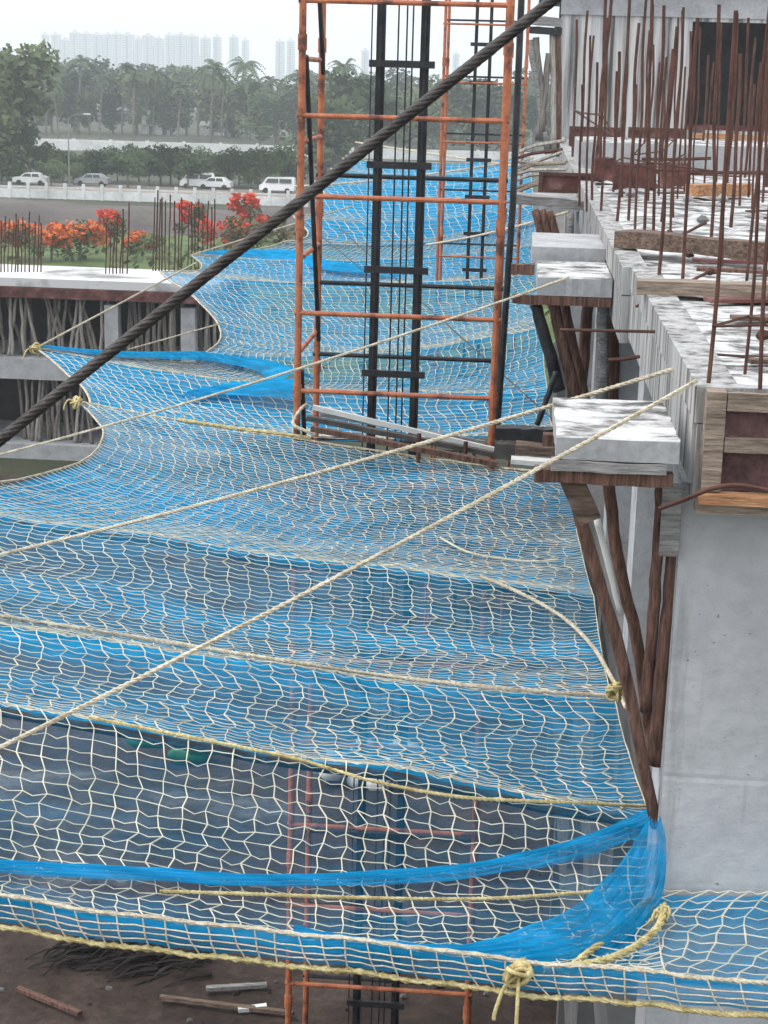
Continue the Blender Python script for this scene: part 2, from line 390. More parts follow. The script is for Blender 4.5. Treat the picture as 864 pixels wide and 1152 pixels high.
# back wood: trees along the far road
row = []
u = -30
while u < 640:
    row.append((rt.choice([0, 1, 3, 0, 1]), u, 150+rt.uniform(-6, 5)+u*.027, rt.uniform(9, 14.5))); u += rt.uniform(15, 27)
for i, (k, u, v, Ht) in enumerate(row):
    place_tree(k, u, v, Ht, '%s broad tree from the left in the hazy wood beyond the white wall' % ORD[min(i, 29)], 'trees of the hazy wood')
row = []; u = -20
while u < 600:
    row.append((rt.choice([0, 1, 3, 2]), u, 128+rt.uniform(-4, 4)+u*.027, rt.uniform(12, 17))); u += rt.uniform(22, 34)
for i, (k, u, v, Ht) in enumerate(row):
    place_tree(k, u, v, Ht, '%s paler tree from the left in the rear rank of the hazy wood' % ORD[min(i, 29)], 'trees of the hazy wood')
# bushes between the white wall and the parked cars
row = []; u = -15
while u < 345:
    row.append((2, u, 206+rt.uniform(-6, 2)+u*.027, rt.uniform(2.4, 5.4))); u += rt.uniform(9, 15)
for i, (k, u, v, Ht) in enumerate(row):
    place_tree(k, u, v, Ht, '%s round bushy tree from the left behind the parked cars' % ORD[min(i, 29)], 'bushy trees behind the parked cars')
# larger trees at the left edge
for i, (k, u, v, Ht, lab) in enumerate([(1, 10, 196, 18.5, 'tall leafy tree topping the left end of the skyline'), (0, 28, 196, 7.5, 'dark spreading tree at left below the tallest tree'),
                                 (3, -8, 206, 8, 'low dense tree at the left edge behind the white cars')]):
    place_tree(k, u, v, Ht, lab, 'trees at the left end')
for i, (u, v, Ht) in enumerate([(360, 200, 12), (385, 195, 10), (400, 190, 15), (545, 175, 14), (575, 170, 13)]):
    place_tree(i % 4, u, v, Ht, '%s broad tree from the left seen between the posts of the orange hoist tower' % ORD[i], 'trees seen through the tower')
pps = [palm_proto(21, 11, 'x'), palm_proto(22, 13, 'x'), palm_proto(23, 10, 'x')]
pal = [(52, 142, 12), (66, 150, 10), (88, 140, 13.5), (112, 146, 11), (137, 140, 12.5), (150, 147, 11), (172, 141, 12), (200, 150, 9.5), (222, 143, 12), (237, 156, 13), (249, 150, 11), (268, 142, 14), (281, 148, 11), (310, 150, 11), (330, 146, 12), (391, 150, 14), (405, 150, 11)]
for i, (u, v, Ht) in enumerate(pal):
    k = i % 3; o = dup(pps[k], at_ground(u, v+11), rt.uniform(0, 6), Ht/(11, 13, 10)[k]*1.12, '%s coconut palm from the left standing up out of the hazy wood' % ORD[i])
for pr in protos+pps:
    for ch in list(pr.children): bpy.data.objects.remove(ch)
    bpy.data.objects.remove(pr)
# flame trees in flower behind the far slab
for i, (u, v, r_, Ht, m, lab) in enumerate([(20, 292, 2.2, 2.6, 'flower_orange', 'orange flowering bush at the left edge beyond the far slab'), (58, 294, 2.1, 2.5, 'flower_orange', 'broad orange flowering bush second from left beyond the far slab'),
        (90, 292, 2.4, 2.9, 'flower_orange', 'fullest orange flowering bush beyond the far slab'), (128, 284, 1.6, 3.4, 'flower_red', 'red flowering bush behind the dark starter bars on the far slab'),
        (160, 290, 1.6, 1.9, 'flower_orange', 'low orange flowering bush left of the dark bar cluster'), (216, 280, 1.4, 4.2, 'flower_red', 'slim red flowering tree among the dark starter bars'),
        (252, 296, 2.2, 3.2, 'flower_red', 'red and orange flowering bush below the tallest red crown'), (280, 296, 1.6, 5.3, 'flower_red', 'tallest flame tree with flat red crown beside the net tip')]):
    p = at_ground(u, v); e = empty('flowering_tree', p, lab, 'flowering tree', 'flowering trees on the grass'); rs = random.Random(40+i)
    tr = MB(); tr.tube([p, p+V(.1, 0, Ht*.75)], [.12, .06], 5); tr.build('trunk', 'bark', e)
    bl = [(p+V(rs.uniform(-1, 1)*r_*.75, rs.uniform(-1, 1)*r_*.25, Ht*rs.uniform(.55, .92)), r_*.36) for _ in range(9)]
    crown_mb(rs, bl, 520, .2).build('flowers', m, e)
    bl = [(p+V(rs.uniform(-1, 1)*r_*.7, rs.uniform(-1, 1)*r_*.7, Ht*rs.uniform(.3, .8)), r_*.45) for _ in range(6)]
    crown_mb(rs, bl, 650, .13).build('leaves', 'leaf_b', e)
# low scrub over the grass
rs = random.Random(77); b = MB()
for _ in range(2600):
    x = rs.uniform(-50, 8); y = rs.uniform(82, 148); s_ = rs.uniform(.15, .42)
    if nz(x*.12, y*.12, 4) < -.1: continue
    a = V(rs.gauss(0, 1), rs.gauss(0, 1), rs.gauss(0, .6)).normalized(); bb = a.orthogonal(); p = V(x, y, rs.uniform(.1, .7))
    b.quad(p-a*s_, p+bb*s_*.6, p+a*s_, p-bb*s_*.6)
struct(b.build('scrub', 'leaf_b'), 'stuff')
# dry brown heap behind the net tip
p = P(318, 274, Z=0.0); b = MB(); rs = random.Random(3)
bl = [(p+V(rs.uniform(-4, 3), rs.uniform(-2, 2), rs.uniform(.3, 1.3)), 1.3) for _ in range(8)]
crown_mb(rs, bl, 500, .3).build('dry_bush', 'leaf_dry'); tag(bpy.data.objects['dry_bush'], 'dry straw coloured bush behind the far net tip', 'bush')

# ------------------------------------------------------------------ far town
sk = [(50, 38, 6), (62, 38, 9), (73, 44, 8), (84, 36, 11), (97, 37, 12), (109, 38, 11), (121, 38, 9), (131, 37, 9), (143, 38, 13), (155, 42, 8), (166, 39, 12), (178, 42, 9), (190, 38, 9), (203, 38, 12), (216, 39, 11), (230, 41, 10), (243, 40, 8),
      (262, 40, 9), (275, 44, 7), (314, 45, 9), (326, 44, 8), (339, 46, 7), (410, 55, 8), (512, 58, 7)]
for i, (u, vt, w) in enumerate(sk):
    p = P(u, 74+u*.027, Y=2450); tp = P(u, vt+u*.004, Y=2450); wd = w*2450/F
    e = empty('tower_block', (p.x, p.y, 0), 'pale hazy tower block, %s from the left on the skyline' % ORD[i], 'tower block', 'far tower blocks')
    h = tp.z; b = MB(); b.ext(p.x-wd/2, p.x+wd/2, p.y, p.y+16, 0, h); b.ext(p.x-wd*.2, p.x+wd*.15, p.y+3, p.y+9, h, h+3.5); b.build('wall', 'tower_block', e)
    b = MB(); nf = int(h/3.1)
    for k in range(nf):
        for q in (-.27, .29):
            b.ext(p.x+q*wd-wd*.15, p.x+q*wd+wd*.15, p.y-.12, p.y-.02, k*3.1+1, k*3.1+2.4)
    b.ext(p.x-wd*.1, p.x+wd*.1, p.y-.15, p.y-.02, 3, h-2)
    b.build('windows', 'tower_window', e)
# ------------------------------------------------------------------ middle distance: white wall, sheds, cars, fence
pa, pb = P(42, 168, Z=0), P(620, 184, Z=0)
wl = empty('boundary_wall', (pa.x, pa.y, 0), 'long low white boundary wall before the hazy wood', 'wall')
b = MB(); d = pb-pa; n = 14
b.bar(pa+V(0, 0, .9), pb+V(0, 0, .9), .3, 1.8); b.build('wall_panel', 'white_wall', wl)
b = MB()
for k in range(n+1): q = pa+d*(k/n); b.box((q.x, q.y, 1.0), (.5, .5, 2.0))
b.build('pier', 'white_wall', wl)
for i, (u, v, w, h, lab) in enumerate([(170, 151, 4.5, 2.0, 'small white shed with dark doorway left of the middle of the wood edge'), (185, 152, 3.6, 2.2, 'white shed second from left at the wood edge'), (238, 152, 5, 2, 'long white shed at the wood edge'),
        (262, 154, 3, 1.8, 'smallest white shed at the wood edge'), (310, 154, 6, 2.2, 'wide white shed beside the orange post'), (284, 133, 6, 4.5, 'white house half hidden in the hazy wood'), (8, 108, 8, 3, 'pale house roof among trees at the left edge')]):
    p = at_ground(u, v); e = empty('shed' if i < 5 else 'house', p, lab, 'shed' if i < 5 else 'house')
    b = MB(); b.ext(p.x-w/2, p.x+w/2, p.y, p.y+4, 0, h); b.build('wall', 'white_wall', e)
    b = MB(); i0 = 0
    x0, x1, y0, y1 = p.x-w/2-.3, p.x+w/2+.3, p.y-.3, p.y+4.3; ym = (y0+y1)/2
    b.v += [V(x0, y0, h), V(x1, y0, h), V(x1, y1, h), V(x0, y1, h), V(x0, ym, h+1), V(x1, ym, h+1)]
    b.f += [(0, 1, 5, 4), (2, 3, 4, 5), (0, 4, 3), (1, 2, 5), (3, 2, 1, 0)]; b.build('roof', 'plank_grey', e)
    b = MB(); b.ext(p.x-.5, p.x+.5, p.y-.06, p.y-.01, 0, min(2, h-.2)); b.build('door', 'steel_dark', e)
# rusty shed roof behind the tower
p = at_ground(405, 150); e = empty('shed', p, 'open shed with rust red roof behind the orange tower', 'shed')
b = MB(); b.ext(p.x-9, p.x+9, p.y, p.y+5, 6.2, 6.4); b.ext(p.x-9, p.x+9, p.y-3, p.y, 5.0, 5.2); b.ext(p.x-9, p.x+9, p.y-6, p.y-3, 3.8, 4.0); b.build('roof', 'rust_net', e)
for xx in (-8.5, 0, 8.5):
    b = MB(); b.ext(p.x+xx-.15, p.x+xx+.15, p.y+1, p.y+1.3, 0, 6.19); b.build('post', 'steel_dark', e)
def car(u, v, rz, body, lab, van=False, rs=1.0):
    p = at_ground(u, v-5); e = empty('parked_car', p, lab, 'car', 'cars parked along the fence'); L = 4.2
    prof = [(-2.1, .35), (-2.1, .8), (-1.9, .95), (-1.2, 1.0), (-.6, 1.45), (1.1, 1.48), (1.7, 1.05), (2.05, .95), (2.1, .35)] if not van else [(-2.1, .35), (-2.1, .9), (-1.7, 1.15), (-1.2, 1.85), (1.95, 1.9), (2.1, 1.7), (2.1, .35)]
    co, si = math.cos(rz), math.sin(rz)
    def T(x, y, z): return V(p.x+x*co-y*si, p.y+x*si+y*co, z)
    b = MB(); n = len(prof)
    for y in (-.82, .82):
        for x, z in prof: b.v.append(T(x, y*(1 if z < 1.1 else .86), z))
    for k in range(n-1): b.f.append((k, k+1, n+k+1, n+k))
    b.f.append(tuple(range(n))[::-1]); b.f.append(tuple(range(n, 2*n))); b.f.append((n-1, 0, n, 2*n-1)); b.build('body', body, e)
    for yy in (-1, 1):
        b = MB(); z0, z1 = (1.02, 1.38) if not van else (1.2, 1.7); xs = [(-.95, -.55, .2, .15), (.3, .25, 1.2, 1.0)] if not van else [(-1.35, -1.05, .2, .2), (.35, .35, 1.8, 1.8)]
        for xa, xb, xc, xd in xs:
            b.quad(T(xa, .84*yy, z0), T(xb, .745*yy, z1), T(xd, .745*yy, z1), T(xc, .84*yy, z0))
        b.build('side_window', 'glass_dark', e)
    b = MB(); zt = 1.42 if not van else 1.8; b.quad(T(-1.24, -.66, 1.03), T(-1.24, .66, 1.03), T(-.68, .62, zt), T(-.68, -.62, zt)); b.build('windscreen', 'glass_dark', e)
    for wx in (-1.3, 1.3):
        for wy in (-.8, .8):
            b = MB(); b.tube([T(wx, wy-.1, .32), T(wx, wy+.1, .32)], .32, 12); b.build('wheel', 'tyre', e)
    return e
for a in [(35, 213, .05, 'white_paint', 'white parked saloon at the left edge of the fence'), (104, 214, .0, 'grey_paint', 'silver grey parked car, only grey one along the fence'),
          (222, 217, .1, 'white_paint', 'white parked van, left of the pair near the net', True), (242, 218, -.05, 'white_paint', 'white parked hatchback, right of the pair near the net'),
          (312, 222, 0, 'white_paint', 'white parked van beside the orange tower post', True)]: car(*a)
fa, fb = P(-30, 221, Z=0), P(345, 233, Z=0)
fe = empty('boundary_fence', (fa.x, fa.y, 0), 'low white post and rail fence before the parked cars', 'fence'); d = fb-fa
b = MB(); b.bar(fa+V(0, 0, .5), fb+V(0, 0, .5), .15, .95); b.build('low_panel', 'white_wall', fe)
b = MB(); b.bar(fa+V(0, 0, 1.25), fb+V(0, 0, 1.25), .1, .1); b.build('rail', 'white_wall', fe)
for k in range(19):
    q = fa+d*(k/18); b = MB(); b.box((q.x, q.y, .85), (.32, .32, 1.7)); b.build('post', 'white_wall', fe)
p = at_ground(78, 210); e = empty('street_lamp', p, 'thin pale street lamp with single arm behind the fence', 'street lamp')
b = MB(); b.tube([p, p+V(0, 0, 8)], [.1, .06], 6); b.build('pole', 'plank_grey', e)
b = MB(); b.tube(path([p+V(0, 0, 8), p+V(.8, 0, 8.5), p+V(2, 0, 8.6)], 4), .05, 6); b.build('arm', 'plank_grey', e)
b = MB(); b.box((p.x+2.3, p.y, 8.6), (.8, .3, .15)); b.build('lamp_head', 'white_wall', e)

# ------------------------------------------------------------------ far building of propped slabs at left
LY = 61.0
la = P(0, 312, Y=LY); zt = la.z; xr = P(243, 318, Y=LY).x
lb = empty('unfinished_building', (xr, LY, 0), 'unfinished concrete building on wooden props at left behind the nets', 'building')
def left_slab(name, z1, z0, y1, m): MB().ext(-34, xr, LY, y1, z0, z1).build(name, m, lb)
left_slab('upper_slab', zt, zt-.3, LY+4.2, 'laitance_far')
MB().ext(-34, xr+.1, LY-.12, LY-.003, zt-.68, zt-.32).build('edge_formwork', 'shutter_red', lb)
MB().ext(-34, xr-.05, LY+.35, LY+4.2, zt-.75, zt-.305).build('beam', 'concrete_dark_shade', lb)
zf = P(60, 405, Y=LY).z; left_slab('middle_slab', zf, zf-.75, LY+4.2, 'concrete')
zg = P(40, 500, Y=LY).z; left_slab('lower_slab', zg, zg-.7, LY+4.2, 'concrete')
MB().ext(-34, xr+.3, LY+4.2, LY+4.5, 0, zt-.3).build('rear_shade_wall', 'shade_and_frond_brown', lb)  # closed with a near-black wall whose colour stands in for the interior shade
for u in (126, 212, -30):
    q = P(u, 360, Y=LY+.15); MB().ext(q.x-.25, q.x+.25, LY+.02, LY+.42, zf, zt-.86).build('column', 'concrete', lb)
    MB().ext(q.x-.25, q.x+.25, LY+.02, LY+.42, zg, zf-.755).build('column', 'concrete', lb)
rs = random.Random(9)
def prop(x, y, z0, z1, lean, m, lab, group, r=.06, crook=.12):
    pts = []
    for k in range(6):
        q = k/5; pts.append((x+lean*q+crook*.45*nz(x*3, k*.6), y+.1*nz(x*5, k, 3), z0+(z1-z0)*q))
    b = MB(); b.tube(path(pts, 2), [r*(1.05-.025*i) for i in range(11)], 6); return tag(b.build('wooden_prop', m, smooth=True), lab, 'prop', group)
us = [2, 8, 14, 19, 24, 29, 33, 38, 43, 47, 52, 56, 60, 64, 68, 72, 77, 82, 86, 90, 94, 98, 103, 107, 110, 114]
for i, u in enumerate(us):
    x = P(u, 390, Y=LY+.6).x; prop(x, LY+.5+rs.uniform(0, .8), zf, zt-.76, rs.uniform(-.6, .6), 'bamboo' if i % 3 else 'bamboo_dark', '%s crooked prop from the left under the top slab of the far building' % ORD[i], 'props under the top slab', .07, .2)
us = [137, 142, 147, 152, 157, 162, 167, 172, 177, 182, 187, 192, 197, 202, 205, 219, 224, 229, 234, 239]
for i, u in enumerate(us):
    x = P(u, 390, Y=LY+.6).x; prop(x, LY+.5+rs.uniform(0, .8), zf, zt-.76, rs.uniform(-.12, .12), 'bamboo' if i % 2 else 'bamboo_dark', '%s upright prop right of the grey column of the far building' % ORD[i], 'props right of the column', .08, .06)
us = [26, 31, 36, 41, 45, 49, 53, 57, 61, 65, 69, 74, 79, 84, 89, 96, 104]
for i, u in enumerate(us):
    x = P(u, 480, Y=LY+.6).x; prop(x, LY+.5+rs.uniform(0, .8), zg, zf-.76, rs.uniform(-.35, .35), 'bamboo' if i % 2 else 'bamboo_dark', '%s prop from the left in the lower storey of the far building' % ORD[i], 'props in the lower storey', .07, .15)
def cage(bars, lab, r, Z=None, Y=None, ties=(), parent_group='starter bar cages', seed=1):
    """starter bars of one column: bars given by foot and head on the photo's sight lines, feet on the slab"""
    rs_ = random.Random(seed); feet = []
    for (u0, v0, u1, v1) in bars:
        f0 = P(u0, v0, Z=Z) if Y is None else P(u0, v0, Y=Y)
        if Z is not None: f0.z = Z
        h0 = P(u1, v1, Y=f0.y+rs_.uniform(-.15, .15)); feet.append((f0, h0))
    c = sum((f for f, h in feet), V(0, 0, 0))/len(feet)
    e = empty('rebar_cage', c, lab, 'rebar', parent_group)
    for f0, h0 in feet:
        pts = [f0-V(0, 0, .0)]+[f0.lerp(h0, q)+V(rs_.uniform(-1, 1), rs_.uniform(-1, 1), 0)*(h0-f0).length*.009 for q in (.25, .5, .75)]+[h0]
        b = MB(); b.tube(path(pts, 3), r*rs_.uniform(.68, .9), 6); b.build('bar', 'rust', e)
    for q in ties:
        b = MB(); ring = [f.lerp(h, q) for f, h in feet]
        ring.sort(key=lambda p_: math.atan2(p_.y-c.y, p_.x-c.x)); ring.append(ring[0])
        b.tube(ring, r*.55, 5); b.build('stirrup', 'rust', e)
    return e
def lcage(us, vb, vts, lab, seed):
    cage([(u, vb, u+rs.uniform(0, 3), vt) for u, vt in zip(us, vts)], lab, .032, Y=LY+1.2, seed=seed, parent_group='bar cages on the far slab')
lcage([1, 5, 9, 13, 17, 20, 24, 28, 33, 38, 42, 46], 306, [248, 243, 246, 250, 240, 247, 244, 252, 238, 249, 242, 251], 'thin rusty bars at the left end of the far slab', 1)
lcage([119, 123, 127, 131, 135, 138, 143], 308, [246, 252, 248, 240, 250, 235, 228], 'dark bar cluster over the grey column of the far building', 2)
lcage([172, 175, 179, 182, 186, 190, 196, 200, 204], 305, [222, 214, 224, 222, 226, 219, 226, 230, 222], 'tall dark bars in the middle of the far slab', 3)
lcage([211, 215, 219, 223, 227, 233, 237, 241], 303, [230, 227, 232, 224, 229, 226, 233, 224], 'dark bars at the right corner of the far slab', 4)

# ------------------------------------------------------------------ building at right
SL = 12.5; XN = .93; XF = .86; LOW = 9.72
bd = empty('concrete_building', (XN, 9, 0), 'unfinished concrete building along the right side with white streaked edge beams', 'building')
YJ = 14.4; Y0 = 8.2
def slab_top(x0, x1, y0, y1, z1, z0, m, name, amp=.012):
    """slab with a rough trowelled top"""
    b = MB(); nx = max(4, int((x1-x0)/.05)) if x1-x0 < 3 else 60; ny = max(4, int((y1-y0)/.07)); ny = min(ny, 120)
    def fn(u, v):
        ed = max(0, 1-4*min(u*nx, (1-u)*nx, v*ny, (1-v)*ny)); x = x0+(x1-x0)*u+.012*ed*nz(u*40, v*40, x0)*(1 if 0 < v < 1 else .5); y = y0+(y1-y0)*v+.012*ed*nz(u*37, v*31, y0+3); k = min(1, u*nx, (1-u)*nx, v*ny, (1-v)*ny)
        return (x, y, z1+amp*k*(nz(x*3, y*3)+.6*nz(x*9, y*9, 5)))
    b.grid(fn, nx, ny); w = nx+1
    loop = list(range(0, nx+1))+[nx+k*w for k in range(1, ny+1)]+[ny*w+nx-k for k in range(1, nx+1)]+[(ny-k)*w for k in range(1, ny)]
    i = len(b.v); n = len(loop)
    for q in loop: p = b.v[q]; b.v.append(V(p.x, p.y, z0))
    for q in range(n): r = (q+1) % n; b.f.append((loop[r], loop[q], i+q, i+r))
    b.f.append(tuple(range(i, i+n))[::-1])
    o = b.build(name, m, bd); o.data.materials.append(M['concrete'])
    for p in o.data.polygons:
        if abs(p.normal.z) < .5: p.material_index = 1
    return o
slab_top(XN+.002, 16, Y0+.5, YJ-.003, SL, SL-.15, 'laitance', 'floor_slab', .03)
slab_top(XF+.003, 16, YJ, 47.9, SL-.03, SL-.2, 'laitance', 'floor_slab', .05)
MB().ext(XN, XN+.28, Y0+.45, YJ-.004, SL-.55, SL-.155).build('edge_beam', 'concrete_streaked', bd)
MB().ext(XN-.012, XN+.2, Y0+.45, YJ-.004, SL-.15, SL+.035).build('edge_kerb', 'concrete_streaked', bd)
MB().ext(XF, XF+.28, YJ, 47.9, SL-.6, SL-.21).build('edge_beam', 'concrete_streaked', bd)
MB().ext(XF-.012, XF+.2, YJ, 47.9, SL-.2, SL+.03).build('edge_kerb', 'concrete_streaked', bd)
MB().ext(XF+.3, 16, YJ+2, 47, SL-.5, SL-.205).build('soffit', 'concrete_dark_shade', bd)
# front wall column with face to the camera
cx = P(745, 985, Z=9.8)
CY = 8.82
b = MB()
def colf(u, v):
    x = XN-.03+u*3.0; z = 6.5+v*(12.0-6.5)
    return (x, CY+.006*nz(x*3, z*2)+.003*nz(x*12, z*14)+(.003 if (z*1.64) % 1 < .02 else 0)+.0012*(int(z*1.64) % 2), z)
b.grid(colf, 50, 220); b.ext(XN-.032, XN+2.97, CY+.015, CY+.6, 6.5, 12.0); b.build('wall_column', 'wall_concrete', bd, smooth=False)
for yy in (12.6, 16.2, 20.5, 25, 31, 38):
    MB().ext(XN+.02, XN+.5, yy, yy+.55, LOW, SL-.56).build('column', 'concrete', bd)
MB().ext(XN+1.6, XN+1.8, 9.45, 47, LOW, SL-.56).build('inner_wall', 'concrete_dark_shade', bd)
MB().ext(XN+.02, 16, 9.43, 48, LOW-.18, LOW).build('lower_slab', 'concrete_dark_shade', bd)
MB().ext(XN, XN+.26, 9.43, 48, LOW-.6, LOW-.185).build('edge_beam', 'concrete_dark_shade', bd)
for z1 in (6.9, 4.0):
    MB().ext(XN+.03, 16, 8.9, 48, z1-.18, z1).build('lower_slab', 'concrete_dark_shade', bd); MB().ext(XN, XN+.26, 8.9, 48, z1-.6, z1-.185).build('edge_beam', 'concrete_dark_shade', bd)
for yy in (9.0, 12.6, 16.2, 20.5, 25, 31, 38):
    MB().ext(XN+.05, XN+.5, yy+.5, yy+1.05, 0, 3.39).build('column', 'concrete_dark_shade', bd); MB().ext(XN+.05, XN+.5, yy+.5, yy+1.05, 4.003, 6.29).build('column', 'concrete_dark_shade', bd)
    MB().ext(XN+.05, XN+.5, yy+.5, yy+1.05, 6.903, 9.11).build('column', 'concrete_dark_shade', bd)
MB().ext(XN+1.6, XN+1.8, 9.45, 47, 0, 3.82).build('inner_wall', 'concrete_dark_shade', bd); MB().ext(XN+1.6, XN+1.8, 9.45, 47, 4.003, 6.71).build('inner_wall', 'concrete_dark_shade', bd); MB().ext(XN+1.6, XN+1.8, 9.45, 47, 6.903, 9.53).build('inner_wall', 'concrete_dark_shade', bd)
# upper storey block at the far end
WY = 48.0; wx = P(629, 100, Y=WY).x; ox0 = P(775, 90, Y=WY).x; ox1 = ox0+4.0; wz1 = P(700, 18, Y=WY).z; oz0 = P(775, 142, Y=WY).z; oz1 = P(775, 24, Y=WY).z
ub = MB(); ub.ext(wx, ox0, WY, WY+.25, SL-.2, wz1); ub.ext(ox1, 18, WY, WY+.25, SL-.2, wz1); ub.ext(ox0+.001, ox1-.001, WY+.002, WY+.248, SL-.2, oz0-.001); ub.ext(ox0+.001, ox1-.001, WY+.002, WY+.248, oz1, wz1-.001); ub.build('upper_wall', 'facade_streaked', bd)
MB().ext(wx-.05, 18, WY-.06, WY+.3, wz1+.002, wz1+.75).build('upper_beam', 'concrete', bd)
MB().ext(wx-.6, 18, WY-.3, WY+14, wz1+.752, wz1+.95).build('roof_slab', 'concrete', bd)
MB().ext(wx, 18, WY+6, WY+6.2, SL-.2, wz1+.75).build('inner_wall', 'concrete_dark_shade', bd)
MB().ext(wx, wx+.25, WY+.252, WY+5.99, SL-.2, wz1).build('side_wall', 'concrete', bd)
MB().ext(wx+.26, 18, WY+.252, WY+5.99, SL-.2, SL-.05).build('floor_slab', 'concrete_dark_shade', bd)
# low white upstand before the upper storey
uy = P(700, 190, Z=SL).y; x0 = P(650, 190, Y=uy).x
slab_top(x0, 14, uy, uy+3.0, SL+.45, SL-.02, 'laitance', 'upstand', .03)
# ledges that stick out of the face
def ledge(u0, u1, vf, vb, Z, th, lab=None):
    a = P(u0, vf, Z=Z); b2 = P(u1, vf, Z=Z); yb = P(u0+(2 if vb < vf else 0), vb, Z=Z).y
    return a, b2, yb
zL = 12.28
a = P(626, 492, Z=zL); yb = P(626, 447, Z=zL).y; x1 = P(763, 492, Z=zL).x
slab_top(a.x, x1, a.y, yb, zL, zL-.11, 'laitance', 'ledge', .012)
lx0, ly0, ly1 = a.x, a.y, yb
a2 = P(605, 312, Z=zL); yb2 = P(606, 293, Z=zL).y
slab_top(a2.x, XF-.015, a2.y, yb2, zL, zL-.16, 'laitance', 'ledge', .012)
slab_top(a2.x-.05, XF-.015, yb2+.15, yb2+1.8, zL+.12, zL-.06, 'concrete', 'ledge', .012)
a3y = P(590, 224, Z=zL).y; a3x = P(600, 224, Y=a3y).x
slab_top(a3x, XF-.015, a3y, a3y+1.6, zL, zL-.16, 'concrete', 'ledge', .012)

# formwork under the ledges, and the props that carry it
def plank(a, b, w, h, m, lab, cat='plank', group=None, name='plank', wob=.006):
    return tag(MB().bar(a, b, w, h, wob=wob).build(name, m), lab, cat, group)
plank((lx0-.02, ly0+.03, zL-.14), (x1-.06, ly0+.03, zL-.14), .1, .05, 'plank_grey', 'weathered grey edge board under the nearest white ledge')
plank((lx0-.1, ly0+.06, zL-.2), (x1-.02, ly0+.06, zL-.2), .1, .065, 'wood_pole', 'dark bearer beam across the props under the nearest white ledge', 'beam', name='timber_beam')
plank((lx0-.05, ly1-.2, zL-.2), (x1-.02, ly1-.2, zL-.2), .1, .065, 'wood_pole', 'dark rear bearer beam under the nearest white ledge', 'beam', name='timber_beam')
plank((a2.x-.22, a2.y+.04, zL-.205), (XF-.02, a2.y+.04, zL-.205), .1, .08, 'wood_pole', 'dark bearer beam under the second white ledge', 'beam', name='timber_beam')
plank((a2.x-.25, yb2-.1, zL-.08), (a2.x-.02, yb2-.1, zL-.08), .12, .1, 'wood_pole', 'dark beam end sticking out beside the second white ledge', 'beam', name='timber_beam')
def pole(pts, r0, r1, m, lab, group='raking wooden props', name='wooden_prop', cat='prop'):
    pp = path(pts, 5); n = len(pp)
    b = MB(); b.tube([p_+V(nz(i*.8, r0*90), nz(i*.8, r1*70, 4), 0)*r0*.35 for i, p_ in enumerate(pp)], [r0+(r1-r0)*i/(n-1)*(1+.0*i)+r0*.10*nz(i*1.3, r0*300) for i in range(n)], 9)
    return tag(b.build(name, m, smooth=True), lab, cat, group)
ft = P(738, 905, Y=9.05)
zb = zL-.235
pole([P(738, 930, Y=8.95), P(700, 745, Y=8.85), P(655, 590, Y=8.75), V(P(642, 540, Y=8.7).x, 8.7, zb)], .033, .036, 'wood_pole', 'outer raking prop under the nearest white ledge, leftmost of the four')
pole([P(736, 855, Y=9.2), P(716, 720, Y=9.1), P(693, 620, Y=9.05), V(P(682, 560, Y=9.0).x, 9.0, zb)], .035, .034, 'wood_pole', 'raking prop with torn pale bark under the nearest white ledge')
pole([P(726, 800, Y=9.0), P(735, 690, Y=8.95), P(741, 600, Y=8.9), V(P(744, 540, Y=8.85).x, 8.85, zb)], .033, .03, 'wood_pole', 'nearly upright reddish prop under the nearest white ledge')
pole([P(738, 860, Y=9.0), P(744, 760, Y=8.95), P(754, 660, Y=8.95), P(758, 590, Y=8.95)], .04, .037, 'wood_pole', 'upright prop against the concrete wall column')
b = MB(); b.bar(P(642, 538, Y=8.62), P(664, 586, Y=8.62), .115, .04, upv=V(0, 1, .1), wob=.004); tag(b.build('board', 'plank', ), 'weathered board nailed to the head of the outer raking prop', 'board')
b = MB(); b.bar(P(757, 545, Y=8.74), P(752, 625, Y=8.78), .1, .03, upv=V(0, 1, .1), wob=.004); tag(b.build('board', 'plank_grey'), 'grey board hanging beside the concrete wall column', 'board')
pole([P(697, 690, Y=8.98), P(683, 630, Y=8.95), P(672, 585, Y=8.93)], .012, .02, 'sack', 'strip of white bark hanging between the raking props', None, 'bark_strip', 'bark strip')
# second ledge props
for i, (u0, v0, u1, v1, y, m, lab) in enumerate([(628, 440, 602, 338, 15.8, 'black_paint', 'thin dark prop leftmost under the second ledge'), (650, 468, 622, 338, 15.9, 'wood_pole', 'thick reddish raking prop under the second ledge'),
        (660, 470, 632, 338, 16.3, 'wood_pole', 'second reddish raking prop under the second ledge'), (652, 440, 662, 340, 16.6, 'wood_pole', 'crossing prop leaning back under the second ledge'), (676, 450, 678, 340, 16.0, 'plank_grey', 'upright grey prop under the second ledge'), (688, 450, 690, 340, 16.2, 'wood_pole', 'upright brown prop against the building face under the second ledge')]):
    pole([P(u0, v0, Y=y), P((u0+u1)/2+1, (v0+v1)/2, Y=y), V(P(u1, v1, Y=y).x, y, zL-.25)], .06, .055, m, lab)
pole([P(604, 478, Y=15.6), P(615, 448, Y=15.6), P(626, 418, Y=15.6)], .028, .026, 'black_paint', 'short black strut leaning across the props left of the nearest ledge')
for i, (u0, v0, u1, v1) in enumerate([(614, 272, 602, 236), (622, 275, 610, 236), (632, 276, 618, 238), (640, 270, 642, 238)]):
    pole([P(u0, v0+14, Y=25.5), P(u1, v1, Y=25.6)], .06, .06, 'wood_pole' if i < 3 else 'plank_grey', '%s prop from the left under the long grey plank' % ORD[i], 'props under the long grey plank')
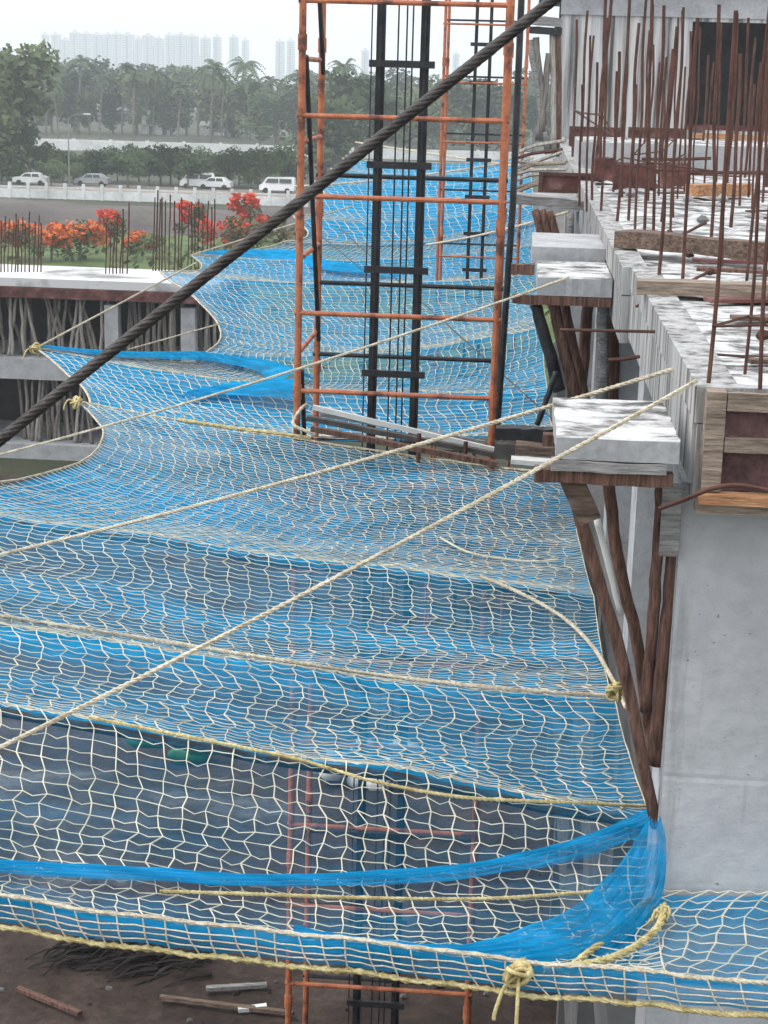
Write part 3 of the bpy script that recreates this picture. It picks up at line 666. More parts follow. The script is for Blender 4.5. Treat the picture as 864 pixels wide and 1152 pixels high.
a, b2 = P(577, 222, Y=24.3), P(692, 234, Y=24.3); plank(a, b2, .45, .13, 'plank_grey', 'long grey plank sticking out past the building edge near the tower')
# near beam-end formwork box
fy = Y0+.36
fb_ = empty('formwork_box', P(790, 570, Y=fy), 'beam end formwork of dark red panels framed by weathered boards', 'formwork')
fx0 = P(791, 505, Y=fy).x; fz1 = P(800, 440, Y=fy).z; fz0 = P(800, 552, Y=fy).z
def fpx(u, v, y=fy): return P(u, v, Y=y)
MB().ext(fx0+.03, fx0+2.7, fy+.02, fy+.08, fz0, fz1-.01).build('panel', 'shutter_ply', fb_)
MB().ext(fx0, fx0+.095, fy-.03, fy+.1, fz0, fz1).build('upright_board', 'plank_pale', fb_)
MB().bar((fx0+.1, fy-.005, fz1-.045), (fx0+2.7, fy-.005, fz1-.045), .06, .085, wob=.004).build('top_board', 'plank_pale', fb_)
zm = (P(830, 500, Y=fy).z)
MB().bar((fx0+.1, fy-.008, zm), (fx0+2.7, fy-.008, zm), .06, .075, wob=.004).build('middle_board', 'plank_pale', fb_)
plank((fx0-.01, fy-.03, fz0-.03), (fx0+2.7, fy-.04, fz0-.03), .09, .05, 'plank_orange', 'fresh orange board along the foot of the red formwork panels', 'board', name='board')
plank((fx0-.02, fy+.01, fz0-.085), (fx0+2.7, fy+.005, fz0-.085), .1, .05, 'plank_pale', 'pale board under the orange board at the formwork foot', 'board', name='board')
MB().ext(XN-.02, XN+3.0, fy+.13, CY-.02, 12.03, SL+.03).build('beam_end', 'concrete_streaked', bd)
b = MB(); b.tube(path([P(742, 572, Y=8.3), P(770, 562, Y=8.2), P(800, 550, Y=8.1), P(830, 546, Y=8.1), P(870, 553, Y=8.1)], 5), .012, 7); tag(b.build('bent_rod', 'rust'), 'thin bent rod lying along the orange board of the formwork', 'rod')
# planks and rods lying on the slab
plank(P(700, 268, Z=SL+.12), V(P(880, 303, Y=P(700, 268, Z=SL+.12).y-.9).x, P(700, 268, Z=SL+.12).y-.9, SL+.12), .28, .15, 'plank', 'dark thick plank lying skew across the white slab edge')
p1 = P(716, 322, Z=SL+.08); plank(p1, (p1.x+2.2, p1.y-.05, SL+.085), .22, .1, 'plank_pale', 'pale brown plank across the slab behind the nearest starter bars')
plank(P(778, 214, Z=SL+.1), P(838, 213, Z=SL+.1), .25, .16, 'plank_orange', 'short orange plank on the far white slab')
for i, (u0, u1, v, m, lab) in enumerate([(606, 667, 216, 'shutter_red', 'red framed shutter panel leaning at the building edge above the grey plank'), (640, 700, 165, 'shutter_red', 'dark red shutter panel left before the streaked wall'), (706, 770, 166, 'shutter_red', 'dark red shutter panel in the middle before the streaked wall')]):
    y = P(u0, v, Z=SL).y if i else 27.0; a = P(u0, v, Y=y); b2 = P(u1, v+1, Y=y); h = 22/F*y
    e = empty('shutter_panel', (a.x, y, a.z), lab, 'shutter panel', 'red shutter panels')
    MB().ext(a.x, b2.x, y, y+.04, a.z, a.z+h).build('sheet', m, e); fr = MB()
    t_ = .05*y/27
    fr.ext(a.x-.01, b2.x+.01, y-.05, y-.002, a.z+h-t_, a.z+h); fr.ext(a.x-.01, b2.x+.01, y-.05, y-.002, a.z, a.z+t_); fr.ext(a.x-.01, a.x+t_, y-.05, y-.002, a.z+t_+.001, a.z+h-t_-.001); fr.ext(b2.x-t_, b2.x+.01, y-.05, y-.002, a.z+t_+.001, a.z+h-t_-.001)
    fr.build('frame', 'rust', e)
y = 46; plank(P(775, 152, Y=y), P(870, 156, Y=y), .2, .13, 'plank_orange', 'orange rail along the sill of the dark opening', 'rail', name='timber_rail')
plank(P(770, 143, Y=y+.5), P(870, 146, Y=y+.5), .2, .12, 'shutter_red', 'dark red rail above the orange rail at the dark opening', 'rail', name='timber_rail')
for i, (u0, v0, u1, v1, y, r, lab) in enumerate([(630, 371, 880, 374, 11.5, .011, 'long straight rod reaching out over the slab edge past the second ledge'), (684, 405, 720, 401, 12.5, .014, 'short dark rod poking out of the slab edge below the long rod'),
        (690, 193, 870, 194, 27, .03, 'horizontal rusty rod tied across the far starter bars'), (722, 179, 800, 178, 30, .03, 'short dark rod tied across the starter bars before the white upstand'), (795, 398, 880, 402, 9.9, .008, 'thin rod between the two nearest starter bars'), (715, 345, 803, 303, 13.2, .012, 'dark rod lying aslant over the pale plank'), (752, 270, 795, 250, 18, .016, 'rod lying aslant on the slab among the middle bars')]):
    b = MB(); b.tube([P(u0, v0, Y=y), P((u0+u1)/2, (v0+v1)/2+1, Y=y), P(u1, v1, Y=y)], r, 6); tag(b.build('steel_rod', 'rust'), lab, 'rod')
# debris: broken boards scattered on the slab
rs = random.Random(31)
k = 0
for i in range(26):
    y = rs.uniform(9.3, 32); x = XN+.25+rs.uniform(0, 1)*y*.10
    L = rs.uniform(.3, .9)*(1+y/30); a = rs.uniform(-.5, .5); z = SL+.03
    tag(MB().bar((x, y, z), (x+L*math.cos(a), y+L*math.sin(a), z+.01), rs.uniform(.05, .16), .025).build('board_scrap', rs.choice(['plank', 'plank_grey', 'wood_pole', 'shutter_red'])), 'scrap of broken board lying on the white splashed slab', 'board scrap', 'board scraps on the slab')
# starter bars
cage([(797, 432, 828, 12), (855, 438, 884, -30), (905, 440, 940, -20), (838, 421, 868, -10)], 'nearest starter bars, on the beam end beside the formwork box', .014, Z=SL+.03, ties=(.16,), seed=2)
cage([(741, 314, 762, 30), (768, 314, 785, 20), (840, 316, 868, 30), (812, 300, 829, 15)], 'starter bars rising from behind the pale brown plank', .017, Z=SL, seed=3)
cage([(714, 268, 728, -15), (735, 268, 747, 6), (754, 268, 769, 8), (725, 262, 734, -10), (800, 270, 809, 5)], 'starter bars rising from behind the dark skew plank', .02, Z=SL, ties=(.3,), seed=4)
cage([(694, 252, 709, -15), (707, 248, 719, 26), (744, 250, 757, 55), (757, 245, 768, 12), (822, 256, 833, 60)], 'cluster of rusty starter bars in the middle of the slab', .024, Z=SL, seed=5)
cage([(644, 178, 649, 22), (652, 188, 661, 12), (675, 205, 682, -15), (668, 200, 689, -15), (690, 205, 697, 58)], 'starter bars at the left before the streaked wall', .03, Z=SL, ties=(.35,), seed=6)
cage([(660, 180, 668, 40), (700, 182, 706, 62), (722, 190, 731, 34), (736, 190, 742, 70), (776, 188, 784, 28), (790, 185, 797, 62)], 'thin starter bars along the foot of the streaked wall', .027, Z=SL, seed=7)
cage([(838, 200, 850, 42), (852, 205, 862, 60), (862, 210, 878, 20)], 'starter bars at the right before the dark opening', .03, Z=SL, seed=8)
cage([(780, 208, 788, 30), (792, 212, 803, 70), (806, 205, 812, 25), (818, 214, 828, 90)], 'thin bent starter bars in front of the left side of the dark opening', .022, Z=SL, seed=9)
cage([(690, 216, 694, 80), (700, 222, 706, 40), (729, 226, 735, 50), (741, 220, 747, 90), (762, 224, 771, 75), (770, 218, 777, 35)], 'thin starter bars behind the middle cluster', .02, Z=SL, ties=(.25,), seed=10)
cage([(728, 196, 735, 5), (744, 200, 750, 64), (757, 196, 763, 20), (712, 196, 716, 95)], 'thin starter bars before the dark red panels', .024, Z=SL, ties=(.22,), seed=11)
for i, (u0, u1, v, lab) in enumerate([(690, 735, 214, 'low dark red panel lying behind the middle starter bars'), (742, 775, 212, 'small dark red panel right of the low red panel on the slab'), (668, 690, 205, 'small red panel at the slab edge left of the starter bars')]):
    a = P(u0, v, Z=SL); plank(a+V(0, 0, .2), P(u1, v, Y=a.y)+V(0, 0, .2), .3, .34, 'shutter_red', lab, 'panel', name='panel')
cage([(832, 232, 842, 20), (846, 240, 856, 70), (858, 228, 868, -10), (866, 245, 880, 50), (842, 222, 849, 95)], 'thin starter bars at the far right before the orange rail', .021, Z=SL, seed=12)
cage([(652, 232, 655, 95), (660, 238, 664, 40), (666, 228, 672, 70), (676, 240, 683, 20)], 'thin starter bars along the white slab edge above the long grey plank', .02, Z=SL, seed=13)
# props and clutter at the building edge before the upper storey
for i, (u0, v0, u1, v1, m) in enumerate([(617, 165, 596, 45, 'plank_grey'), (612, 140, 603, 42, 'bamboo_dark'), (624, 165, 622, 38, 'bamboo'), (628, 168, 628, 30, 'wood_pole'), (606, 150, 618, 60, 'bamboo_dark')]):
    pole([P(u0, v0+8, Y=43), P(u1, v1, Y=43)], .09, .08, m, '%s prop of the group left of the streaked upper wall' % ORD[i], 'props left of the upper wall')
plank(P(592, 33, Y=43), P(632, 36, Y=43), .3, .16, 'black_paint', 'dark beam over the props left of the streaked wall', 'beam', name='timber_beam'); plank(P(594, 22, Y=43), P(632, 26, Y=43), .3, .2, 'plank_grey', 'grey upper beam over the props left of the streaked wall', 'beam', name='timber_beam')
rs = random.Random(8)
for i in range(9):
    v = 168+i*5.5; y = 30-i*.3; b = MB()
    b.tube(path([P(574+rs.uniform(0, 10), v+4+rs.uniform(-3, 3), Y=y), P(600, v+rs.uniform(-5, 5), Y=y+.5), P(632+rs.uniform(0, 6), v-5+rs.uniform(-6, 6), Y=y)], 6), .03, 5); tag(b.build('bent_rod', rs.choice(['bamboo', 'rust', 'plank_pale'])), 'bent rod in the tangle between the tower and the building edge', 'rod', 'rods in the tangle by the tower')

# ------------------------------------------------------------------ hoist towers
def hoist(TY, posts, rungs, rails, rail_rungs, lab, depth, rp, rr, black, zlow=0.0, side=()):
    xs = [P(u, v, Y=TY) for u, v in posts]
    base = V((xs[0].x+xs[1].x)/2, TY, 0); top = 17.2
    e = empty('hoist_tower', base, lab, 'hoist tower')
    xl, xr_ = xs[0].x, xs[1].x
    for x, y in ((xl, TY), (xr_, TY), (xl, TY+depth), (xr_, TY+depth)):
        b = MB(); b.tube([(x, y, zlow), (x, y, top)], rp, 10)
        po = b.build('post', 'orange_paint', e)
        for zc in range(1, 9):
            b = MB(); b.tube([(x, y, zc*2.05-.09), (x, y, zc*2.05+.09)], rp*1.28, 10); b.build('coupler', 'orange_paint', po)
    for z in rungs:
        for y in (TY, TY+depth):
            if y > TY:
                if z > 13 and depth > 1.9: continue
                z = z+.14
            yy = y-rp*.2
            b = MB(); b.tube([(xl-.05, yy, z), (xr_+.05, yy, z)], rr, 8)
            b.build('rung', 'orange_paint' if y == TY else 'black_paint', e)
    for z in side:
        for x in (xl, xr_):
            b = MB(); b.tube([(x, TY, z), (x, TY+depth, z)], rr, 8); b.build('side_rung', 'orange_paint', e)
    ry = TY+depth*.45; q0, q1 = P(rails[0][0], rails[0][1], Y=ry), P(rails[1][0], rails[1][1], Y=ry)
    for q in (q0, q1):
        b = MB(); s_ = black
        b.ext(q.x-s_*.5, q.x+s_*.5, ry-s_*.12, ry+s_*.12, zlow, top); b.ext(q.x-s_*.12, q.x+s_*.12, ry-s_*.6, ry-s_*.121, zlow, top); b.build('guide_rail', 'black_paint', e)
    for z in rail_rungs:
        b = MB(); b.bar((q0.x-.13, ry-black*.7, z), (q1.x+.13, ry-black*.7, z), .05, .085); b.build('rail_tie', 'black_paint', e)
    return e, xl, xr_, ry, q0, q1
TY = 20.6
def zat(u, v, y=TY): return P(u, v, Y=y).z
zz = [zat(450, v) for v in (3, 133, 224, 356, 444)]
step = (zz[0]-zz[4])/4.0
rz_ = sorted(zz+[zz[4]-step*k for k in range(1, 9) if zz[4]-step*k > .3])
rl = [zat(440, v, TY+1) for v in (72, 185, 302, 418)]; st = (rl[0]-rl[3])/3; rl += [rl[3]-st*k for k in range(1, 8) if rl[3]-st*k > .2]
sd_ = [zat(350, v) for v in (66, 160, 292, 398)]
e, xl, xr_, ry, q0, q1 = hoist(TY, [(337.5, 240), (561, 300)], rz_, [(423.5, 250), (472, 250)], rl, 'near orange hoist tower with black guide rails standing through the blue net', 2.0, .043, .030, .11, side=sd_)
for i, (x, y, r) in enumerate([(q0.x+.2, ry+.1, .011), (q0.x+.3, ry+.14, .011), (q0.x+.37, ry+.18, .011), (q0.x-.12, ry+.1, .009)]):
    b = MB(); b.tube([(x, y, .1), (x+.02*nz(i), y, 17.1)], r, 5); b.build('hoist_rope', 'black_paint', e)
for (za, zb_) in ((10.6, 14.2), (14.0, 17.0), (6.5, 10.5)):
    b = MB(); b.tube([(xl+.03, TY+.12, zb_), (xl+.03, TY+1.9, za)], .03, 6); b.build('brace', 'black_paint', e)
b = MB(); b.tube([P(587, -10, Y=21), P(577, 230, Y=21), P(558, 500, Y=21)], .04, 8); tag(b.build('steel_pole', 'black_paint'), 'slim black pole standing close to the right post of the near tower', 'pole')
T2 = 41.5
r2 = [zat(520, v, T2) for v in (27, 93, 160, 226)]; s2 = r2[0]-r2[1]; r2 += [r2[3]-s2*k for k in range(1, 8) if r2[3]-s2*k > .3]
rl2 = [zat(540, v, T2+.8) for v in (50, 93, 136, 180)]; s2 = rl2[0]-rl2[1]; rl2 += [rl2[3]-s2*k for k in range(1, 12) if rl2[3]-s2*k > .3]
hoist(T2, [(498, 120), (590, 120)], r2, [(533, 120), (549, 120)], rl2, 'far hoist tower of rust orange posts and thin black ladder rails', 1.8, .038, .024, .08)

# timber platform at the foot of the near tower
for i, (u0, v0, u1, v1, y, w, h, m, lab) in enumerate([(345, 470, 560, 512, 20.0, .1, .06, 'steel_dark', 'long dark plank of the platform at the foot of the near tower'), (350, 482, 560, 522, 19.7, .1, .06, 'wood_pole', 'lower dark plank of the platform before the near tower'),
        (352, 458, 556, 506, 20.2, .05, .06, 'sack', 'white painted pipe lying along the tower platform'), (360, 466, 545, 498, 20.3, .05, .05, 'plank_grey', 'grey batten behind the white pipe on the tower platform'), (558, 488, 622, 490, 18.6, .2, .16, 'black_paint', 'black steel channel beside the nearest ledge'),
        (580, 503, 632, 508, 18.2, .22, .1, 'plank', 'brown board below the black steel channel'), (575, 517, 630, 522, 17.9, .2, .05, 'sack', 'white board lowest of the stack beside the nearest ledge'), (556, 505, 580, 507, 18.4, .2, .17, 'steel_dark', 'dark box section end beside the tower foot')]):
    plank(P(u0, v0, Y=y), P(u1, v1, Y=y), w, h, m, lab)
for i, (u, v) in enumerate([(472, 498), (524, 507)]):
    a = P(u, v, Y=20.05); b = MB(); b.tube([a+V(0, -.15, -.35), a+V(0, -.15, .14)], .03, 6); tag(b.build('steel_stub', 'rust'), '%s short rusty upright from the left along the tower platform' % ORD[i], 'upright', 'platform uprights')

# ------------------------------------------------------------------ safety nets
class Net:
    def __init__(s, rows, sags, scal, cross=.12, smax=1.0):
        s.rows = rows; s.sags = sags; s.scal = scal; s.cross = cross; s.smax = smax
        s.len = [0]
        for (r0, l0), (r1, l1) in zip(rows, rows[1:]): s.len.append(s.len[-1]+((r0+l0)/2-(r1+l1)/2).length)
        s.n = len(rows)-1
    def S(s, a, t, lift=0.0):
        """a 0 at the building, 1 at the outer edge; t in 0..n counts the ridges"""
        k = min(s.n-1, max(0, int(t))); w = t-k
        (r0, l0), (r1, l1) = s.rows[k], s.rows[k+1]
        R = r0.lerp(r1, w); L = l0.lerp(l1, w); q = 4*w*(1-w)
        sc = s.scal[k]; L = L+V(sc[1], 0, 0)*q; R = R+V(sc[0], 0, 0)*q
        p = R.lerp(L, a)
        aa = min(1, max(0, a))
        sag = s.sags[k]; side = .45+.55*math.sin(math.pi*min(1, aa*1.0))**.6 if a <= 1 else .45
        skew = q*(1+.55*(w-.5))          # deeper on the near side
        z = p.z-sag*side*skew-s.cross*4*aa*(1-aa)
        z += .05*nz(p.x*.8, p.y*.9, 2)+.018*nz(p.x*2.6, p.y*3.4, 7)
        return V(p.x, p.y, z+lift)
    def locate(s, u, v, lift=0):
        best = None
        a0, a1, t0, t1 = -.05, s.smax, 0, s.n-1e-4
        for it in range(5):
            m = 30 if it == 0 else 12
            for i in range(m+1):
                for j in range(m+1):
                    a = a0+(a1-a0)*i/m; t_ = max(0, min(s.n-1e-4, t0+(t1-t0)*j/m)); q = proj(s.S(a, t_)); d = (q[0]-u)**2+(q[1]-v)**2
                    if best is None or d < best[0]: best = (d, a, t_)
            da, dt_ = (a1-a0)/m*1.2, (t1-t0)/m*1.2; a0, a1, t0, t1 = best[1]-da, best[1]+da, best[2]-dt_, best[2]+dt_
        return s.S(best[1], best[2], lift)
    def t_of(s, d):
        for k in range(s.n):
            if d <= s.len[k+1] or k == s.n-1: return k+min(1, (d-s.len[k])/(s.len[k+1]-s.len[k]))
def build_net(net, name, label, cell, rad, dens, amp=.33, seed=0, lres=(70, 26), border='rope_cream', brad=.014, group='blue lined safety nets', borders=('left', 'near'), rowcell=None, droop=True):
    e = empty(name, net.S(.5, net.n/2.0)-V(0, 0, .0), label, 'safety net', group)
    W_ = max((r-l).length for r, l in net.rows)*net.smax; nc = int(W_/cell); nr = int(net.len[-1]/(rowcell or cell*.72))
    pos = []
    for j in range(nr+1):
        r = []
        for i in range(nc+1):
            zig = 1.35*nz(j*.2, i*.07, seed)+.75*nz(j*.5, i*.17, seed+5)+.35*nz(j*1.1, i*.7, seed+8)+.14*(1 if j % 2 else -1)
            a = (i+amp*1.6*zig*(1 if 0 < i < nc else 0))/nc*net.smax
            d = (j+(.35*nz(i*.17, j*.13, seed+9)+.22*nz(i*1.3, j*1.7, seed+2))*(1 if 0 < j < nr else 0))/nr*net.len[-1]
            r.append(net.S(a, net.t_of(max(0, d)), .012))
        pos.append(r)
    jr = random.Random(seed+50)
    def thick(n, k): return [k*jr.uniform(.7, 1.3) for _ in range(n)]
    b = MB()
    for i in range(nc+1): b.tube([pos[j][i] for j in range(nr+1)], thick(nr+1, rad), 4, False)
    for j in range(nr+1):
        q_ = []
        for i in range(nc+1):
            q_.append(pos[j][i])
            if i < nc and droop:
                m_ = (pos[j][i]+pos[j][i+1])/2; d_ = pos[min(nr, j+1)][i]-pos[j][i]
                q_.append(m_+d_*jr.uniform(-.1, .3)-V(0, 0, .006))
        b.tube(q_, thick(len(q_), rad*.7), 4, False)
    b.build('knotted_net', 'cord', e)
    b = MB(); nn = lres[1]*net.n
    b.grid(lambda u, v: net.S(u*net.smax, v*net.n*.99999, -.02+.012*nz(u*30, v*60, seed)), lres[0], nn, lambda u, v: dens(u*net.smax, v*net.n)); b.build('blue_liner', 'blue_mesh', e, smooth=True)
    for side in borders:
        if side == 'left': pts = [net.S(net.smax, net.n*.9999*q/60, .01) for q in range(61)]
        elif side == 'right': pts = [net.S(0, net.n*.9999*q/60, .01) for q in range(61)]
        elif side == 'near': pts = [net.S(net.smax*q/60, net.n*.9999, .01) for q in range(61)]
        else: pts = [net.S(net.smax*q/60, 0, .01) for q in range(61)]
        b = MB(); twisted(b, pts, brad, 3, brad*9, 5, brad*2.5); b.build('border_rope', border, e)
    return e
def rw(ur, vr, zr, ul, vl, zl): return (P(ur, vr, Z=zr), P(ul, vl, Z=zl))
front_rows = [rw(640, 536, 9.6, 86, 453, 9.85), rw(668, 668, 9.6, -150, 556, 10.05), rw(692, 790, 9.65, -190, 675, 10.15), rw(734, 915, 9.75, -230, 738, 10.4), rw(748, 1097, 9.78, -260, 962, 10.0)]
fn = Net(front_rows, [.33, .27, .2, .36], [(0, 1.1), (0, 0), (0, 0), (0, 0)], .05)
def dens_front(a, t):
    k = int(min(3, t)); w = t-k
    g = lambda c, wd: math.exp(-((w-c)/wd)**2)
    d = .19+.07*nz(a*7, t*6)+.06*nz(a*3, t*22, 4)
    if k == 0: d += .10*g(.15, .12)+.34*g(.62, .2)*min(1, max(0, a-.3)*2.2)+.42*g(.92, .08)
    elif k == 1: d += .03*(1-w)+.32*g(.42, .07)*(1-.4*a)+.05*g(.8, .15)
    elif k == 2: d += .5*g(.07, .11)*(.35+.75*a)+.12*g(.55, .2)
    else: d = .12+.05*max(0, nz(a*5, t*4))+.25*max(0, (w-.55))*max(0, a*1.6-.55)+.35*g(.97, .03)
    return max(.03, min(.93, d))
e1 = build_net(fn, 'safety_net', 'large near safety net with blue liner sagging below the hoist tower', .185, .0044, dens_front, seed=1, lres=(110, 30), rowcell=.084, borders=('left', 'far'))
# front hanging hem of the near net and its ropes
hem_top = [fn.S(q/80*1.0, 3.9999, .0) for q in range(81)]
cr0, cr1 = P(748, 1097, Z=9.78), P(1150, 1127, Z=9.78)
right_top = [cr0.lerp(cr1, q/22) for q in range(23)]
full_top = hem_top[::-1]+right_top[1:]
def drop(p, k): return p+V(0, .05, -.155+.012*nz(k*.4))
b = MB(); nH = len(full_top)-1
b.grid(lambda u, v: (lambda p, k: p+V(0, -.03*math.sin(v*3.1)+.012*nz(k*.9, v*4), -(.15+.012*nz(k*.4))*v))(full_top[int(round(u*nH))], u*nH), nH, 8, lambda u, v: .45+.4*max(0, nz(u*9, v*5))+.3*(.5+.5*math.sin(v*16+3*nz(u*8)))); hem = b.build('hem', 'blue_mesh', e1, smooth=True)
b = MB(); twisted(b, [p+V(0, -.02, .01) for p in full_top], .013, 3, .11, 5, .03); b.build('hem_rope', 'rope_cream', hem)
b = MB(); twisted(b, [p+V(0, -.035+.012*nz(k*.7), -.16+.012*nz(k*.4)) for k, p in enumerate(full_top)], .017, 3, .13, 6, .03); twisted(b, [p+V(0, -.01+.02*nz(k*.5, 5), -.178+.02*nz(k*.6, 9)) for k, p in enumerate(full_top)], .011, 3, .1, 5, .03); b.build('foot_rope', 'rope_yellow', hem)
b = MB()
for k in range(0, nH, 1):
    p, q = full_top[k], full_top[k+1]
    if k % 2: continue
    a = p.lerp(q, .5+.45*nz(k*3.3)); x = .12*nz(k*1.7, 4)+.05; b.tube([a+V(0, -.03, .005), a+V(x*.4, -.05, -.08), a+V(x, -.045, -.155)], .0045, 4)
for h in (.035, .07, .105):
    b.tube([p_+V(0, -.045, -h+.012*nz(k*.7, h*50)) for k, p_ in enumerate(full_top)], .0042, 4)
b.build('lacing', 'rope_cream', hem)
# gathered folds of the blue mesh
def gather(net_e, pts, wid, dens, name='gathered_mesh', hgt=.05, seed=0):
    n = len(pts)-1; b = MB()
    def fnn(u, v):
        k = min(n, int(round(v*n))); p = pts[k]; d = (pts[min(n, k+1)]-pts[max(0, k-1)]).normalized(); sd2 = d.cross(V(0, 0, 1)).normalized()
        q = u-.5; w = wid[k]
        return p+sd2*(q*w)+V(0, 0, hgt*math.cos(q*3.1)*w/max(wid)*(.8+.35*nz(v*5, seed, 4))+.012*math.sin(u*38+3*nz(v*6, seed))+.012*nz(u*9, v*20, seed))
    b.grid(fnn, 28, n, lambda u, v: dens*(.8+.25*nz(u*16, v*3, seed+2))); return b.build(name, 'blue_mesh', net_e, smooth=True)
def along(net, px, n=9, lift=.05): return path([net.locate(u, v, lift) for u, v in px], n)
pts = along(fn, [(738, 930), (690, 950), (620, 972), (500, 992), (300, 1001), (150, 992), (0, 985), (-120, 972)], 10)
gather(e1, pts, [.24-.10*min(1, i/40) for i in range(len(pts))], .75)
pc = [P(736, 922, Y=8.75), P(730, 955, Y=8.72), P(716, 998, Y=8.6), P(680, 1036, Y=8.35), P(622, 1060, Y=8.15), P(530, 1071, Y=8.05), P(440, 1066, Y=8.05), P(330, 1050, Y=8.05)]
pts = path(pc, 10); n = len(pts)
wv = [max(.04, .06+.25*math.sin(math.pi*min(1, i/(n*.72)))) for i in range(n)]
b = MB()
def bigfold(u, v):
    k = min(n-1, int(round(v*(n-1)))); p = pts[k]; d = (pts[min(n-1, k+1)]-pts[max(0, k-1)]).normalized()
    sd2 = d.cross(V(.35, -.75, .55)).normalized(); q = u-.5
    return p+sd2*q*wv[k]+V(0, -.03*math.cos(q*3.1), .014*math.sin(u*34+4*nz(v*5))+.012*math.sin(u*61+6*nz(v*4, 3))+.014*nz(u*8, v*16))
b.grid(bigfold, 30, n-1, lambda u, v: .93*(.86+.2*nz(u*14, v*4, 3))); b.build('gathered_mesh', 'blue_mesh', e1, smooth=True)
# corner net before the wall column
cA, cB = P(742, 1000, Y=CY-.03), P(1150, 1016, Y=CY-.03)
cn = Net([(cB, cA), (cr1+V(0, 0, -.01), P(640, 1094, Y=8.0))], [.05], [(0, 0)], .02)
e2 = build_net(cn, 'safety_net', 'small corner safety net at the foot of the concrete wall column', .13, .0046, lambda a, t: min(.9, .3+.35*math.exp(-(t/.18)**2)+.2*nz(a*5, t*5)), seed=4, lres=(40, 20), borders=('left',), border='rope_yellow', brad=.02, rowcell=.085)
# yellow knots and ties
def knot(c, r, lab, tails=2, seed=0, m='rope_yellow'):
    rs_ = random.Random(seed); b = MB()
    for k in range(7):
        ax = V(rs_.gauss(0, 1), rs_.gauss(0, 1), rs_.gauss(0, 1)).normalized(); x = ax.orthogonal().normalized(); y = ax.cross(x); rr = r*rs_.uniform(.6, 1.1)
        b.tube([c+(x*math.cos(q*.55)*rr*1.3+y*math.sin(q*.55)*rr*.8)+ax*q*.002 for q in range(12)], r*.2, 5)
    for k in range(tails):
        d = V(rs_.uniform(-1, 1), -.3, rs_.uniform(-.6, .3)).normalized()
        b.tube(path([c, c+d*r*1.5, c+d*r*2.4+V(0, 0, -r*1.5), c+d*r*2.5+V(0, 0, -r*2.2)], 4), r*.17, 5)
    return tag(b.build('rope_knot', m, smooth=True), lab, 'knot', 'rope knots on the nets')
knot(P(584, 1096, Y=7.74), .062, 'big yellow knot on the front edge of the near net', 2, 1)
knot(P(744, 1030, Y=8.5), .04, 'small yellow knot at the foot of the wall column', 1, 2)
knot(P(692, 778, Z=9.85), .06, 'orange yellow knot at the props on the right edge of the near net', 2, 3)
knot(P(556, 662, Y=15.0), .05, 'yellow knot at the upper end of the curved rope', 1, 4)
knot(P(86, 453, Z=9.9), .07, 'yellow knot at the far left corner of the near net', 1, 5)
knot(P(40, 392, Z=9.62), .08, 'yellow knot at the left tip of the second net', 1, 6)
def rope(pts, r, m, lab, name='rope', group=None, lay=None): b = MB(); twisted(b, pts, r, 3, lay or r*8, 5, r*2.2); return tag(b.build(name, m), lab, 'rope', group)
rope(along(fn, [(540, 656), (580, 672), (630, 700), (665, 733), (690, 775), (704, 805)], 5, .06), .02, 'rope_cream', 'curved cream rope from the inner fold to the props')
rope(along(fn, [(495, 610), (525, 626), (565, 634), (600, 637), (628, 635)], 5, .05), .013, 'cord', 'loose white rope end lying on the net')
rope(along(fn, [(728, 912), (640, 908), (520, 902), (420, 884), (330, 858), (200, 832), (100, 812)], 6, .03), .013, 'rope_yellow', 'yellow rope along the dark support pipe under the near net')
rope(along(fn, [(688, 789), (560, 780), (420, 764), (300, 746), (190, 728), (90, 712), (30, 703), (-60, 690)], 6, .04), .018, 'rope_cream', 'cream rope along the middle ridge of the near net')
rope(path([P(200, 472, Y=20.2), P(260, 481, Y=20.1), P(310, 487, Y=20), P(350, 493, Y=20)], 5), .03, 'rope_yellow', 'thick yellow rope laid to the left foot of the tower')
rope(path([P(355, 488, Y=19.9), P(330, 478, Y=20), P(337, 462, Y=20.4), P(345, 455, Y=20.6)], 5), .025, 'rope_cream', 'rope wrapped round the left foot of the tower')
rope(along(fn, [(700, 1006), (560, 1016), (430, 1016), (300, 1012), (180, 1008)], 6, .03), .012, 'rope_yellow', 'yellow rope in the low trough of the near net')
rope(path([P(747, 1018, Y=8.55), P(742, 1040, Y=8.4), P(722, 1060, Y=8.2), P(690, 1077, Y=8.0), P(655, 1085, Y=7.9), P(612, 1092, Y=7.8)], 6), .022, 'rope_yellow', 'thick knotted yellow rope along the corner between the wall column and the front knot')
# support pipes under the ridges
for k, lab, r in ((1, 'dark support pipe under the blue upper ridge of the near net', .035), (3, 'dark support pipe under the lowest ridge of the near net', .032)):
    b = MB(); b.tube([fn.S(1.0*q/24, k+1e-6, -.055) for q in range(25)], r, 8); tag(b.build('support_pipe', 'black_paint'), lab, 'pipe')
